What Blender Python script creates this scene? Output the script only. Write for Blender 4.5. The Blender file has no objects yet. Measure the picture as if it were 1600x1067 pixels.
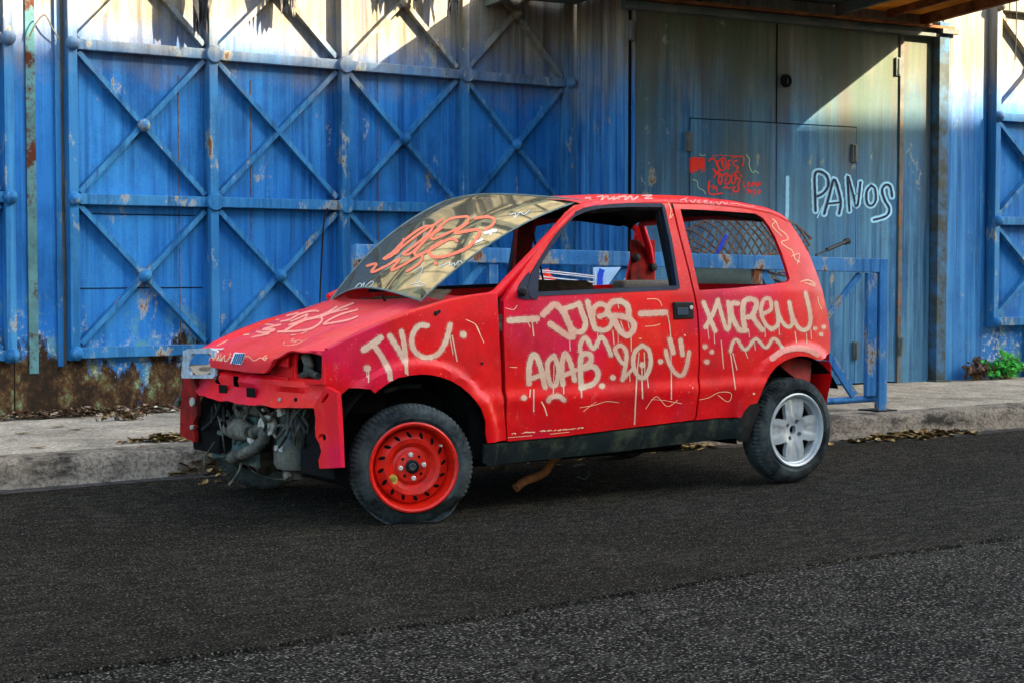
import bpy, math, random
import numpy as np
from mathutils import Vector, Matrix
from mathutils.geometry import delaunay_2d_cdt
from mathutils.bvhtree import BVHTree
random.seed(7)
R = math.radians
sc = bpy.context.scene
col = sc.collection

# ------------------------------------------------------------------ camera, sky, sun, exposure
CAM = Vector((-3.6329, -6.57442, 1.07221)); YAW = 0.611188; PITCH = -0.0450902; FPX = 2576.58
cam = bpy.data.cameras.new('camera'); co = bpy.data.objects.new('camera', cam); col.objects.link(co)
co.location = CAM; co.rotation_euler = (math.pi/2 + PITCH, 0, -YAW)
cam.sensor_width = 36; cam.lens = 36*FPX/1600; cam.clip_end = 500; cam.clip_start = .05
sc.camera = co
SUN_AZ = R(38); SUN_EL = R(25.3)          # azimuth from -y towards +x
S = Vector((math.sin(SUN_AZ)*math.cos(SUN_EL), -math.cos(SUN_AZ)*math.cos(SUN_EL), math.sin(SUN_EL)))
w = bpy.data.worlds.new('World'); sc.world = w; w.use_nodes = True
nt = w.node_tree; bg = nt.nodes['Background']; sky = nt.nodes.new('ShaderNodeTexSky')
sky.sky_type = 'NISHITA'; sky.sun_disc = False; sky.sun_elevation = SUN_EL; sky.sun_rotation = math.pi - SUN_AZ
sky.air_density = 1.0; sky.dust_density = 3.0; sky.ozone_density = 1.0
nt.links.new(sky.outputs[0], bg.inputs[0]); bg.inputs[1].default_value = .072
sl = bpy.data.lights.new('sun', 'SUN'); so = bpy.data.objects.new('sun', sl); col.objects.link(so)
sl.energy = 2.5; sl.angle = R(.5); sl.color = (1, .82, .58)
so.rotation_euler = S.to_track_quat('Z', 'Y').to_euler(); so.location = (12, -12, 14)
vs = sc.view_settings; vs.view_transform = 'Standard'; vs.look = 'None'; vs.exposure = 3.85; vs.gamma = 1
vs.use_curve_mapping = False

# ------------------------------------------------------------------ pixel -> ray helpers (measuring the photo)
_F = Vector((math.sin(YAW)*math.cos(PITCH), math.cos(YAW)*math.cos(PITCH), math.sin(PITCH)))
_R = Vector((math.cos(YAW), -math.sin(YAW), 0)); _U = _R.cross(_F)
def ray(px, py): return _F*FPX + _R*(px-800) - _U*(py-533.5)
def at(px, py, axis, val):
    d = ray(px, py); return CAM + d*((val-CAM[axis])/d[axis])
def lin(x, pts):
    return float(np.interp(x, [p[0] for p in pts], [p[1] for p in pts]))
def sm(a, b, x):
    t = min(1, max(0, (x-a)/(b-a))); return t*t*(3-2*t)

# ------------------------------------------------------------------ object helpers
def tag(o, label=None, cat=None, group=None, kind=None):
    if label: o['label'] = label
    if cat: o['category'] = cat
    if group: o['group'] = group
    if kind: o['kind'] = kind
    return o
def empty(name, loc, label, cat, group=None):
    o = bpy.data.objects.new(name, None); col.objects.link(o); o.location = loc; o.empty_display_size = .1
    return tag(o, label, cat, group)
class MB:
    def __init__(s): s.v = []; s.f = []; s.mi = []
    def add(s, vs, fs, m=0):
        n = len(s.v); s.v += [tuple(v) for v in vs]; s.f += [tuple(i+n for i in f) for f in fs]; s.mi += [m]*len(fs); return s
    def box(s, a, b, m=0, M=None):
        x0, y0, z0 = a; x1, y1, z1 = b
        vs = [Vector(p) for p in ((x0,y0,z0),(x1,y0,z0),(x1,y1,z0),(x0,y1,z0),(x0,y0,z1),(x1,y0,z1),(x1,y1,z1),(x0,y1,z1))]
        if M is not None: vs = [M @ v for v in vs]
        return s.add(vs, [(0,3,2,1),(4,5,6,7),(0,1,5,4),(1,2,6,5),(2,3,7,6),(3,0,4,7)], m)
    def bar(s, p, q, wd, dp, up=(0,-1,0), m=0):
        """box from p to q, wd across, dp along 'up' starting at the line"""
        p = Vector(p); q = Vector(q); d = (q-p); L = d.length; d.normalize()
        u = Vector(up); u = (u - d*u.dot(d)).normalized(); r = d.cross(u)
        M = Matrix((( *(d),0),( *(r),0),( *(u),0),(0,0,0,1))).transposed()
        M.translation = p
        return s.box((0,-wd/2,0), (L,wd/2,dp), m, M)
    def tube(s, pts, r, n=10, m=0, caps=True):
        pts = [Vector(p) for p in pts]; rings = []
        rr = r if isinstance(r, (list, tuple)) else [r]*len(pts)
        t0 = (pts[1]-pts[0]).normalized(); nrm = t0.orthogonal().normalized()
        for i, p in enumerate(pts):
            t = (pts[min(i+1, len(pts)-1)] - pts[max(i-1, 0)]).normalized()
            nrm = (nrm - t*nrm.dot(t)).normalized(); b = t.cross(nrm)
            rings.append([p + (nrm*math.cos(2*math.pi*k/n) + b*math.sin(2*math.pi*k/n))*rr[i] for k in range(n)])
        vs = [v for g in rings for v in g]; fs = []
        for i in range(len(pts)-1):
            for k in range(n):
                fs.append((i*n+k, i*n+(k+1)%n, (i+1)*n+(k+1)%n, (i+1)*n+k))
        if caps: fs += [tuple(reversed(range(n))), tuple((len(pts)-1)*n+k for k in range(n))]
        return s.add(vs, fs, m)
    def lathe(s, prof, n=48, M=None, m=0, rf=None, closed=False):
        """prof: (r, h) pairs about local -y (h towards the viewer side); rf(k, i, r, h)->(r, h) tweaks"""
        vs = []; fs = []
        for k in range(n):
            a = 2*math.pi*k/n
            for i, (r, h) in enumerate(prof):
                if rf: r, h = rf(k, i, r, h)
                v = Vector((r*math.cos(a), -h, r*math.sin(a)))
                vs.append(M @ v if M is not None else v)
        L = len(prof)
        for k in range(n):
            k2 = (k+1) % n
            for i in range(L-1 + (1 if closed else 0)):
                j = (i+1) % L
                fs.append((k*L+i, k*L+j, k2*L+j, k2*L+i))
        return s.add(vs, fs, m)
    def build(s, name, mat, parent=None, smooth=None, bevel=0):
        me = bpy.data.meshes.new(name); me.from_pydata(s.v, [], s.f)
        for mt in (mat if isinstance(mat, (list, tuple)) else [mat]): me.materials.append(mt)
        me.polygons.foreach_set('material_index', s.mi)
        me.validate(); me.update()
        if smooth is not None:
            me.shade_smooth(); me.set_sharp_from_angle(angle=R(smooth))
        o = bpy.data.objects.new(name, me); col.objects.link(o)
        if parent is not None:
            o.parent = parent; o.matrix_parent_inverse = Matrix.Translation(-Vector(parent.location)) if parent.parent is None else Matrix()
            if parent.parent is not None: o.matrix_parent_inverse = parent_world(parent).inverted()
        if bevel:
            b = o.modifiers.new('bevel', 'BEVEL'); b.width = bevel; b.segments = 2; b.limit_method = 'ANGLE'; b.angle_limit = R(40)
        return o
def parent_world(o):
    m = Matrix.LocRotScale(o.location, o.rotation_euler, o.scale)
    m = o.matrix_parent_inverse @ m if o.parent else m
    return parent_world(o.parent) @ m if o.parent else m

def cr(pts, k=8, closed=False):
    """Catmull-Rom through points"""
    P = [np.array(p, float) for p in pts]
    if len(P) < 3: return [P[0] + (P[-1]-P[0])*i/k for i in range(k+1)]
    out = []; n = len(P)
    for i in range(n-1 + (1 if closed else 0)):
        if closed: a, b, c, d = P[(i-1) % n], P[i], P[(i+1) % n], P[(i+2) % n]
        else: a, b, c, d = P[max(i-1, 0)], P[i], P[i+1], P[min(i+2, n-1)]
        for j in range(k):
            t = j/k
            out.append(.5*((2*b) + (c-a)*t + (2*a-5*b+4*c-d)*t*t + (3*b-a-3*c+d)*t**3))
    if not closed: out.append(P[-1])
    return out

# ------------------------------------------------------------------ materials
def mat(name, base, rough=.6, metal=0, spec=.10, coat=0, trans=0):
    m = bpy.data.materials.new(name); m.use_nodes = True
    b = m.node_tree.nodes['Principled BSDF']
    b.inputs['Base Color'].default_value = (*base, 1); b.inputs['Roughness'].default_value = rough
    b.inputs['Metallic'].default_value = metal; b.inputs['Specular IOR Level'].default_value = spec
    b.inputs['Coat Weight'].default_value = coat; b.inputs['Coat Roughness'].default_value = .15
    b.inputs['Transmission Weight'].default_value = trans
    return m
class NG:
    """small node-graph writer"""
    def __init__(s, m):
        s.m = m; s.t = m.node_tree; s.b = s.t.nodes['Principled BSDF']
        g = s.t.nodes.new('ShaderNodeNewGeometry'); s.pos = g.outputs['Position']; s.nrm = g.outputs['Normal']
    def L(s, a, b): s.t.links.new(a, b)
    def mapping(s, scale, src=None, loc=(0,0,0)):
        n = s.t.nodes.new('ShaderNodeMapping'); n.inputs['Scale'].default_value = scale; n.inputs['Location'].default_value = loc
        s.L(src or s.pos, n.inputs[0]); return n.outputs[0]
    def noise(s, scale, detail=4, rough=.6, src=None, dist=0):
        n = s.t.nodes.new('ShaderNodeTexNoise'); n.inputs['Scale'].default_value = scale
        n.inputs['Detail'].default_value = detail; n.inputs['Roughness'].default_value = rough; n.inputs['Distortion'].default_value = dist
        s.L(src or s.pos, n.inputs['Vector']); return n.outputs['Fac']
    def voro(s, scale, src=None, feat='F1', out='Distance'):
        n = s.t.nodes.new('ShaderNodeTexVoronoi'); n.inputs['Scale'].default_value = scale; n.feature = feat
        s.L(src or s.pos, n.inputs['Vector']); return n.outputs[out]
    def ramp(s, fac, stops, interp='LINEAR'):
        n = s.t.nodes.new('ShaderNodeValToRGB'); n.color_ramp.interpolation = interp
        e = n.color_ramp.elements
        while len(e) < len(stops): e.new(.5)
        for i, (p, c) in enumerate(stops):
            e[i].position = p; e[i].color = (c, c, c, 1) if isinstance(c, (int, float)) else (*c, 1)
        s.L(fac, n.inputs[0]); return n.outputs[0]
    def mix(s, fac, a, b, mode='MIX'):
        n = s.t.nodes.new('ShaderNodeMix'); n.data_type = 'RGBA'; n.blend_type = mode; n.clamp_factor = True
        for v, i in ((fac, 0), (a, 6), (b, 7)):
            if isinstance(v, (int, float)): n.inputs[i].default_value = v if i == 0 else (v, v, v, 1)
            elif isinstance(v, tuple): n.inputs[i].default_value = (*v, 1)
            else: s.L(v, n.inputs[i])
        return n.outputs[2]
    def math(s, op, a, b=0, c=0):
        n = s.t.nodes.new('ShaderNodeMath'); n.operation = op
        for v, i in ((a, 0), (b, 1), (c, 2)):
            if isinstance(v, (int, float)): n.inputs[i].default_value = v
            else: s.L(v, n.inputs[i])
        return n.outputs[0]
    def z(s, axis=2):
        n = s.t.nodes.new('ShaderNodeSeparateXYZ'); s.L(s.pos, n.inputs[0]); return n.outputs[axis]
    def color(s, c): s.L(c, s.b.inputs['Base Color'])
    def rough(s, c): s.L(c, s.b.inputs['Roughness'])
    def bump(s, h, strength=.3, dist=.01):
        n = s.t.nodes.new('ShaderNodeBump'); n.inputs['Strength'].default_value = strength; n.inputs['Distance'].default_value = dist
        s.L(h, n.inputs['Height']); s.L(n.outputs[0], s.b.inputs['Normal'])

def blue_paint(name, dark, light, streak=.5, rust=.5, plinth=False, bmp=.25, green=0., zdark=0.):
    m = mat(name, dark, .55); g = NG(m)
    st = g.noise(1, 5, .65, g.mapping((26, 26, .7)))          # vertical streaks
    st2 = g.noise(1, 4, .6, g.mapping((7, 7, .35), loc=(3, 1, 5)))
    big = g.noise(1.3, 3, .55)
    c = g.mix(g.ramp(big, [(.3, 0), (.7, 1)]), dark, tuple(.5*(a+b) for a, b in zip(dark, light)))
    c = g.mix(g.ramp(g.noise(1, 5, .7, g.mapping((15, 15, .45), loc=(8, 3, 1))), [(.38, .7), (.50, 0)]), c, tuple(x*.45 for x in dark))
    c = g.mix(g.ramp(g.noise(1.6, 6, .7, g.mapping((1, 1, .8), loc=(3, 3, 8))), [(.36, .6), (.52, 0)]), c, tuple(x*.4 for x in dark))
    c = g.mix(g.math('MULTIPLY', g.ramp(st, [(.48, 0), (.62, 1)]), streak), c, light)
    c = g.mix(g.math('MULTIPLY', g.ramp(st2, [(.52, 0), (.66, 1)]), streak*.7), c, tuple(min(1, x*1.3) for x in light))
    zb = g.ramp(g.math('MULTIPLY', g.math('ADD', g.z(2), g.math('MULTIPLY', g.noise(2.2, 6, .7), .9)), .25), [(.66, 0), (.80, 1)])  # sunlit cream of the upper wall, painted in as pale patches by height
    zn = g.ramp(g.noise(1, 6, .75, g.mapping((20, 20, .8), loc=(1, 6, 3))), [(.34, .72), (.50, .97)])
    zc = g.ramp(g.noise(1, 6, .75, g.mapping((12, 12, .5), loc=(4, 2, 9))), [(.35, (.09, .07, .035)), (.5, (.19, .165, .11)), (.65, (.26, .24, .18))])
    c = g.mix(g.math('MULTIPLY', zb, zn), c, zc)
    if green:
        gh = g.ramp(g.math('MULTIPLY', g.math('ADD', g.z(2), g.math('MULTIPLY', g.noise(2, 3, .5), .8)), .25), [(.42, .12), (.66, 1)])
        c = g.mix(g.math('MULTIPLY', g.ramp(g.noise(.9, 3, .5, g.mapping((1, 1, .6), loc=(7, 0, 2))), [(.38, 0), (.58, 1)]), g.math('MULTIPLY', gh, green)), c, (.050, .075, .040))
        c = g.mix(g.math('MULTIPLY', g.ramp(g.noise(1, 3, .5, g.mapping((5, 5, .5), loc=(2, 9, 2))), [(.50, 0), (.68, 1)]), g.math('MULTIPLY', gh, green)), c, (.075, .058, .038))
    fine = g.noise(170, 3, .8)
    c = g.mix(g.ramp(fine, [(.35, .5), (.48, 0)]), c, (.015, .03, .05))
    # grime spots and rust with pale halo
    rn = g.noise(3.2, 8, .72, g.mapping((1.6, 1.6, .8)))
    lo, hi = .70-.10*rust, .75-.10*rust
    c = g.mix(g.ramp(rn, [(lo-.05, 0), (lo, .7)]), c, (.30, .30, .20))
    c = g.mix(g.ramp(rn, [(lo, 0), (hi-.02, 1)]), c, (.14, .05, .018))
    sp = g.voro(9, g.mapping((1, 1, 1), loc=(.3, .2, .1)))
    c = g.mix(g.ramp(sp, [(.03, 1), (.06, 0)]), c, (.06, .05, .03))
    if plinth:
        zz = g.z(2); wob = g.noise(1.9, 9, .72, g.mapping((1.6, 1, .7)))
        h = g.math('ADD', zz, g.math('MULTIPLY_ADD', wob, -1.5, .31))
        k = g.ramp(h, [(-.0, 1), (.07, 0)])
        k = g.math('MULTIPLY', k, g.ramp(g.math('MULTIPLY', g.math('ADD', g.z(0), 5), .05), [(.44, 1), (.46, 0)]))
        dirt = g.ramp(g.noise(5.5, 10, .82, g.mapping((1, 1, .8))), [(.36, (.008, .006, .004)), (.48, (.022, .014, .008)), (.54, (.07, .035, .014)), (.59, (.07, .12, .055)), (.65, (.30, .30, .22))])
        gr = g.ramp(g.noise(5, 5, .7), [(.5, 0), (.62, .75)])
        c = g.mix(g.math('MULTIPLY', g.ramp(h, [(.08, 1), (.42, 0)]), gr), c, (.10, .24, .15))
        c = g.mix(g.math('MULTIPLY', g.ramp(h, [(.0, 1), (.24, 0)]), g.ramp(g.noise(22, 6, .8), [(.52, 0), (.6, .8)])), c, (.42, .45, .36))
        c = g.mix(k, c, dirt)
    g.color(c); g.rough(g.ramp(st, [(.3, .5), (.8, .75)]))
    g.bump(g.math('ADD', g.math('MULTIPLY', st, .5), g.math('MULTIPLY', g.noise(40, 6, .7), .5)), bmp, .01)
    return m
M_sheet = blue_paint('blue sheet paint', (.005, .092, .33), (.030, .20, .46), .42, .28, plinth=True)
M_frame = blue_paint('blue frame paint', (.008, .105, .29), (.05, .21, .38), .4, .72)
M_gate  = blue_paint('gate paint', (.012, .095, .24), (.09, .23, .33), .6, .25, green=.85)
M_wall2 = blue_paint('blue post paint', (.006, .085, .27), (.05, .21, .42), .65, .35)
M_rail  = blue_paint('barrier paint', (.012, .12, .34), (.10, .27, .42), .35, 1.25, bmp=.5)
M_dark  = mat('dark gap', (.004, .004, .004), .9, spec=.1)
def simple(name, base, var=.35, scale=12, rough=.6, metal=0, spec=.10, bmp=.2, coat=0, second=None, fac=(.45, .65)):
    m = mat(name, base, rough, metal, spec, coat); g = NG(m)
    n = g.noise(scale, 6, .7)
    c = g.ramp(n, [(.3, tuple(x*(1-var) for x in base)), (.7, tuple(min(1, x*(1+var)) for x in base))])
    if second: c = g.mix(g.ramp(g.noise(scale*.6, 7, .75, g.mapping((1, 1, 1), loc=(5, 3, 2))), [(fac[0], 0), (fac[1], 1)]), c, second)
    g.color(c)
    if bmp: g.bump(g.noise(scale*4, 6, .7), bmp, .004)
    return m
M_rusty = simple('rusty strip', (.06, .15, .16), .5, 3, .8, second=(.05, .016, .008), fac=(.50, .56), bmp=.5)
M_rustbeam = simple('rusty beam', (.13, .05, .02), .5, 9, .85, second=(.30, .12, .04), bmp=.5)
M_canopy = simple('canopy steel', (.06, .085, .08), .4, 5, .7, second=(.13, .12, .10))
M_black = simple('black plastic', (.006, .0065, .007), .3, 20, .6, spec=.2, bmp=.1)
M_seal = simple('window seal', (.005, .012, .026), .3, 30, .6, spec=.15, bmp=.1)
M_rubber = simple('tyre rubber', (.008, .011, .012), .5, 10, .9, second=(.055, .068, .064), fac=(.40, .62), spec=.08, bmp=.25)
M_inner = simple('dark red inner', (.22, .008, .006), .5, 12, .6, second=(.05, .01, .008))
M_lining = simple('roof lining', (.008, .0075, .007), .4, 40, .95, second=(.02, .018, .015))
M_sill = simple('grimy sill', (.008, .013, .013), .4, 8, .6, second=(.06, .075, .045), fac=(.48, .68), bmp=.4)
M_under = simple('underbody', (.004, .004, .004), .4, 8, .95, spec=.1)
M_engine = simple('engine metal', (.12, .115, .09), .6, 20, .7, metal=.1, second=(.012, .012, .01), bmp=.5)
M_engine2 = simple('engine canister', (.04, .055, .055), .5, 14, .6, second=(.13, .12, .085), bmp=.4)
M_hose = simple('hose rubber', (.03, .035, .03), .4, 22, .6, second=(.14, .13, .10), bmp=.4)
M_horn = simple('pale horn disc', (.34, .34, .29), .25, 30, .5, bmp=.3)
M_chrome = mat('lamp chrome', (.75, .77, .78), .12, 1)
M_lampbody = simple('lamp housing', (.42, .50, .54), .3, 30, .35, metal=.4, second=(.12, .12, .1), fac=(.5, .7))
M_alloy = simple('alloy silver', (.34, .38, .38), .15, 18, .4, metal=.3, second=(.18, .18, .16), fac=(.55, .75), bmp=.1)
M_steelred = simple('red steel wheel', (.60, .012, .004), .25, 20, .38, spec=.3, second=(.25, .010, .005), fac=(.5, .72), bmp=.1)
M_bolt = simple('pale bolt', (.55, .53, .46), .2, 40, .4, metal=.5)
M_sticker = simple('yellow sticker', (.42, .30, .05), .2, 40, .5)
M_ink = mat('black ink', (.01, .01, .01), .6)
M_seat = simple('brown seat cloth', (.045, .028, .016), .5, 30, .95)
M_cloth = simple('tattered cloth', (.035, .035, .035), .6, 6, .95, second=(.16, .14, .11), fac=(.5, .6))
def spray(name, base, var=.06, rough=.6, fade=(.55, .16, .12)):
    m = mat(name, base, rough); g = NG(m)
    g.color(g.mix(g.ramp(g.noise(5, 4, .6), [(.42, 0), (.75, .55)]), g.ramp(g.noise(90, 3, .7), [(.3, tuple(x*(1-var*3) for x in base)), (.6, base)]), fade)); return m
M_spray = spray('beige spray paint', (.58, .42, .29))
def speckle(name, base, lo=.52, hi=.60):
    m = mat(name, base, .8); t = m.node_tree; g = NG(m)
    tr = t.nodes.new('ShaderNodeBsdfTransparent'); mx = t.nodes.new('ShaderNodeMixShader')
    g.L(g.ramp(g.noise(230, 3, .8), [(lo, 0), (hi, .8)]), mx.inputs[0]); g.L(tr.outputs[0], mx.inputs[1]); g.L(g.b.outputs[0], mx.inputs[2]); g.L(mx.outputs[0], t.nodes['Material Output'].inputs[0])
    return m
M_over = speckle('beige overspray speckle', (.58, .36, .26))
M_spray_pink = spray('pink spray paint', (.72, .25, .20))
M_spray_salmon = spray('salmon spray paint', (.72, .17, .09), fade=(.72, .2, .12))
M_scratch = mat('cream scratch', (.75, .50, .30), .7)
M_whitepaint = mat('white splash', (.75, .72, .72), .6)
M_tagred = spray('red spray paint', (.75, .03, .015), fade=(.6, .05, .03))
M_taglight = spray('pale blue spray paint', (.26, .54, .74), fade=(.2, .45, .65))
M_tagdark = mat('navy spray paint', (.012, .022, .05), .7)
M_taglime = mat('pale green marker', (.38, .48, .26), .7)

def red_paint(name, k=1.0):
    m = mat(name, (.6, .01, .015), .42, 0, .22, .06); g = NG(m)
    big = g.noise(1.7, 3, .5, g.mapping((1, 1, 1.2), loc=(2.3, 0, 1)))
    c = g.ramp(big, [(.40, (.60*k, .001, .002)), (.52, (.58*k, .001, .006)), (.64, (.54*k, .002, .045))])
    up = g.t.nodes.new('ShaderNodeSeparateXYZ'); g.L(g.nrm, up.inputs[0])
    c = g.mix(g.ramp(g.noise(3, 6, .7, g.mapping((1, 1, 1), loc=(9, 2, 4))), [(.52, 0), (.75, .5)]), c, (.60, .035, .006))
    c = g.mix(g.ramp(g.noise(19, 9, .8), [(.56, 0), (.66, .55)]), c, (.26, .012, .012))
    c = g.mix(g.ramp(g.noise(7, 8, .8, g.mapping((1, 1, .35), loc=(1, 5, 2))), [(.60, 0), (.70, .4)]), c, (.70, .12, .10))
    c = g.mix(g.ramp(g.voro(34), [(.035, 1), (.06, 0)]), c, (.12, .02, .02))
    c = g.mix(g.ramp(g.noise(2.4, 7, .75, g.mapping((1, 1, .8), loc=(6, 6, 6))), [(.36, .55), (.54, 0)]), c, (.26, .002, .006))
    c = g.mix(g.ramp(g.noise(1, 4, .7, g.mapping((90, 90, 14), loc=(2, 2, 2))), [(.66, 0), (.72, .35)]), c, (.7, .25, .2))
    c = g.mix(g.ramp(g.noise(120, 2, .5), [(.70, 0), (.76, .6)]), c, (.8, .35, .3))
    g.color(c); g.rough(g.ramp(g.noise(6, 5, .7), [(.3, .32), (.7, .6)]))
    g.bump(g.noise(2.5, 3, .5), .12, .03)
    return m
M_red = red_paint('faded red car paint')
def hood_paint():
    m = red_paint('chalky hood paint'); g = NG(m)
    src = m.node_tree.nodes['Principled BSDF'].inputs['Base Color'].links[0].from_socket
    c = g.mix(g.ramp(g.noise(2.2, 5, .65, g.mapping((1, 1.6, 1), loc=(4, 4, 4))), [(.35, .1), (.65, .7)]), src, (.56, .035, .045))
    g.color(c); return m
M_hood = hood_paint()

def asphalt(name, base, spk, size, thr, bmp):
    m = mat(name, base, .95, spec=.04); g = NG(m)
    big = g.noise(1.1, 6, .7)
    c = g.ramp(big, [(.36, tuple(x*.45 for x in base)), (.62, tuple(x*1.35 for x in base))])
    c = g.mix(g.ramp(g.noise(size*.16, 4, .8, g.mapping((.5, 1, 1))), [(.46, .8), (.56, 0)]), c, tuple(x*.12 for x in base))
    c = g.mix(g.ramp(g.noise(size*.9, 3, .7), [(.44, 1), (.53, 0)]), c, tuple(x*.06 for x in base))
    v = g.voro(size, out='Color'); vv = g.t.nodes.new('ShaderNodeSeparateColor'); g.L(v, vv.inputs[0])
    d = g.voro(size)
    pick = g.math('MULTIPLY', g.ramp(vv.outputs[0], [(thr, 0), (min(1, thr+.1), 1)]), g.ramp(d, [(.28, 1), (.42, 0)]))
    c = g.mix(pick, c, spk)
    c = g.mix(g.ramp(g.noise(size*1.1, 2, .5), [(.56, 0), (.66, .7)]), c, tuple(x*.6 for x in spk))
    g.color(c)
    g.bump(g.math('ADD', g.noise(size*.7, 6, .8), g.math('MULTIPLY', pick, .5)), bmp, .015)
    return m
M_asph = asphalt('smooth asphalt', (.040, .036, .025), (.17, .155, .11), 105, .80, 1)
M_asph2 = asphalt('coarse asphalt', (.038, .035, .026), (.30, .275, .215), 88, .74, 1)
def concrete(name, base, grime):
    m = mat(name, base, .9, spec=.08); g = NG(m)
    c = g.ramp(g.noise(2.2, 6, .7), [(.3, tuple(x*.6 for x in base)), (.7, tuple(x*1.2 for x in base))])
    c = g.mix(g.ramp(g.noise(45, 6, .8), [(.42, .8), (.56, 0)]), c, tuple(x*.3 for x in base))
    c = g.mix(g.math('MULTIPLY', g.ramp(g.noise(3.5, 7, .75, g.mapping((1, 1, 2.2))), [(.48, 0), (.62, 1)]), grime), c, (.02, .019, .015))
    c = g.mix(g.ramp(g.noise(9, 6, .8, g.mapping((1, 1, 1), loc=(3, 8, 1))), [(.62, 0), (.72, .6)]), c, tuple(min(1, x*1.9) for x in base))
    g.color(c); g.bump(g.math('ADD', g.noise(14, 8, .75), g.math('MULTIPLY', g.noise(90, 4, .8), .5)), .8, .02)
    return m
M_pave = concrete('worn pavement', (.46, .41, .31), .4)
M_kerb = concrete('worn kerb', (.26, .225, .17), .95)

# glass: dusty laminated screen (dust is a thin diffuse share over glossy glass)
def glass_mat():
    m = mat('dusty glass', (.03, .05, .04), .035, 0, .5); t = m.node_tree; g = NG(m)
    out = t.nodes['Material Output']
    gl = t.nodes.new('ShaderNodeBsdfGlossy'); gl.inputs['Roughness'].default_value = .05; gl.inputs['Color'].default_value = (.40, .40, .34, 1)
    tr = t.nodes.new('ShaderNodeBsdfTransparent'); tr.inputs['Color'].default_value = (.25, .36, .29, 1)
    lw = t.nodes.new('ShaderNodeFresnel'); lw.inputs['IOR'].default_value = 1.36
    mx = t.nodes.new('ShaderNodeMixShader'); g.L(lw.outputs[0], mx.inputs[0]); g.L(tr.outputs[0], mx.inputs[1]); g.L(gl.outputs[0], mx.inputs[2])
    df = t.nodes.new('ShaderNodeBsdfDiffuse'); df.inputs['Color'].default_value = (.12, .115, .08, 1)
    m2 = t.nodes.new('ShaderNodeMixShader'); g.L(g.ramp(g.noise(14, 7, .75), [(.3, .28), (.7, .55)]), m2.inputs[0])
    g.L(mx.outputs[0], m2.inputs[1]); g.L(df.outputs[0], m2.inputs[2]); g.L(m2.outputs[0], out.inputs[0])
    return m
M_glass = glass_mat()
def translucent():
    m = mat('yellowed fibreglass', (.3, .2, .07), .7); t = m.node_tree; g = NG(m)
    df = t.nodes.new('ShaderNodeBsdfDiffuse'); tl = t.nodes.new('ShaderNodeBsdfTranslucent'); mx = t.nodes.new('ShaderNodeMixShader')
    c = g.ramp(g.noise(3, 5, .6), [(.3, (.10, .055, .015)), (.7, (.30, .18, .06))])
    g.L(c, df.inputs[0]); g.L(c, tl.inputs[0]); mx.inputs[0].default_value = .6
    g.L(df.outputs[0], mx.inputs[1]); g.L(tl.outputs[0], mx.inputs[2]); g.L(mx.outputs[0], t.nodes['Material Output'].inputs[0])
    return m
M_fibre = translucent()

# ------------------------------------------------------------------ SETTING: road, kerb, pavement
def ribbon_sheet(name, line_a, line_b, za, zb, m, kind='structure', nx=1):
    b = MB()
    for i in range(len(line_a)-1):
        b.add([(*line_a[i], za), (*line_a[i+1], za), (*line_b[i+1], zb), (*line_b[i], zb)], [(0, 1, 2, 3)])
    return tag(b.build(name, m), kind=kind)
b = MB(); b.add([(-90, -60, -.012), (90, -60, -.012), (90, 60, -.012), (-90, 60, -.012)], [(0, 1, 2, 3)])
tag(b.build('road', M_asph2), kind='structure')
# newer smoother asphalt strip laid along the kerb with a rough edge
b = MB(); xs = np.arange(-12, 26, .06); pv = None
rng = np.random.RandomState(3); wob = np.convolve(rng.randn(len(xs)+20), np.ones(7)/7, 'same')[:len(xs)]*.028 + np.sin(xs*1.3)*.02
for i, x in enumerate(xs):
    y = -2.36 + wob[i] - .012*x
    b.v += [(x, y-.012, -.0115), (x, y, 0), (x, 3.0, 0)]
    if i:
        k = 3*i; b.f += [(k-3, k, k+1, k-2), (k-2, k+1, k+2, k-1)]; b.mi += [0, 0]
tag(b.build('road_surface', M_asph), kind='structure')
KL = [(-14, 1.35), (-6, 1.32), (-1.14, 1.27), (-.2, 1.29), (.9, 1.26), (2.2, 1.02), (3.1, .78), (4.0, .54), (4.6, .47), (5.6, .44), (8, .38), (16, .3), (26, .3)]
kp = [tuple(p) for p in cr(KL, 14)]
# kerb: real step with chipped, uneven edge
b = MB(); kx = np.arange(-10, 20, .045); n = len(kx)
for i, x in enumerate(kx):
    y = lin(x, kp); j = lambda s: random.gauss(0, s)
    e = .012*math.sin(x*2.1)+.01*math.sin(x*7.3+1)
    if (x % 1.17) < .045: y += .012
    prof = [(y-.035+j(.004), -.004), (y-.012+j(.006), .03+j(.004)), (y+e*.4+j(.004), .075+j(.003)), (y+.004+e*.5+j(.004), .125+j(.003)), (y+.03+e+j(.003), .147+j(.002)), (y+.22, .150)]
    b.v += [(x, p, q) for p, q in prof]
    if i:
        for q in range(5): b.f.append(((i-1)*6+q, i*6+q, i*6+q+1, (i-1)*6+q+1)); b.mi.append(0)
tag(b.build('kerb', M_kerb, smooth=50), kind='structure')
b = MB()
for i in range(0, n-6, 6):
    x0, x1 = kx[i], kx[i+6]
    b.add([(x0, lin(x0, kp)+.215, .1505), (x1, lin(x1, kp)+.215, .1505), (x1, 12, .16), (x0, 12, .16)], [(0, 1, 2, 3)])
tag(b.build('pavement', M_pave), kind='structure')
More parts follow.
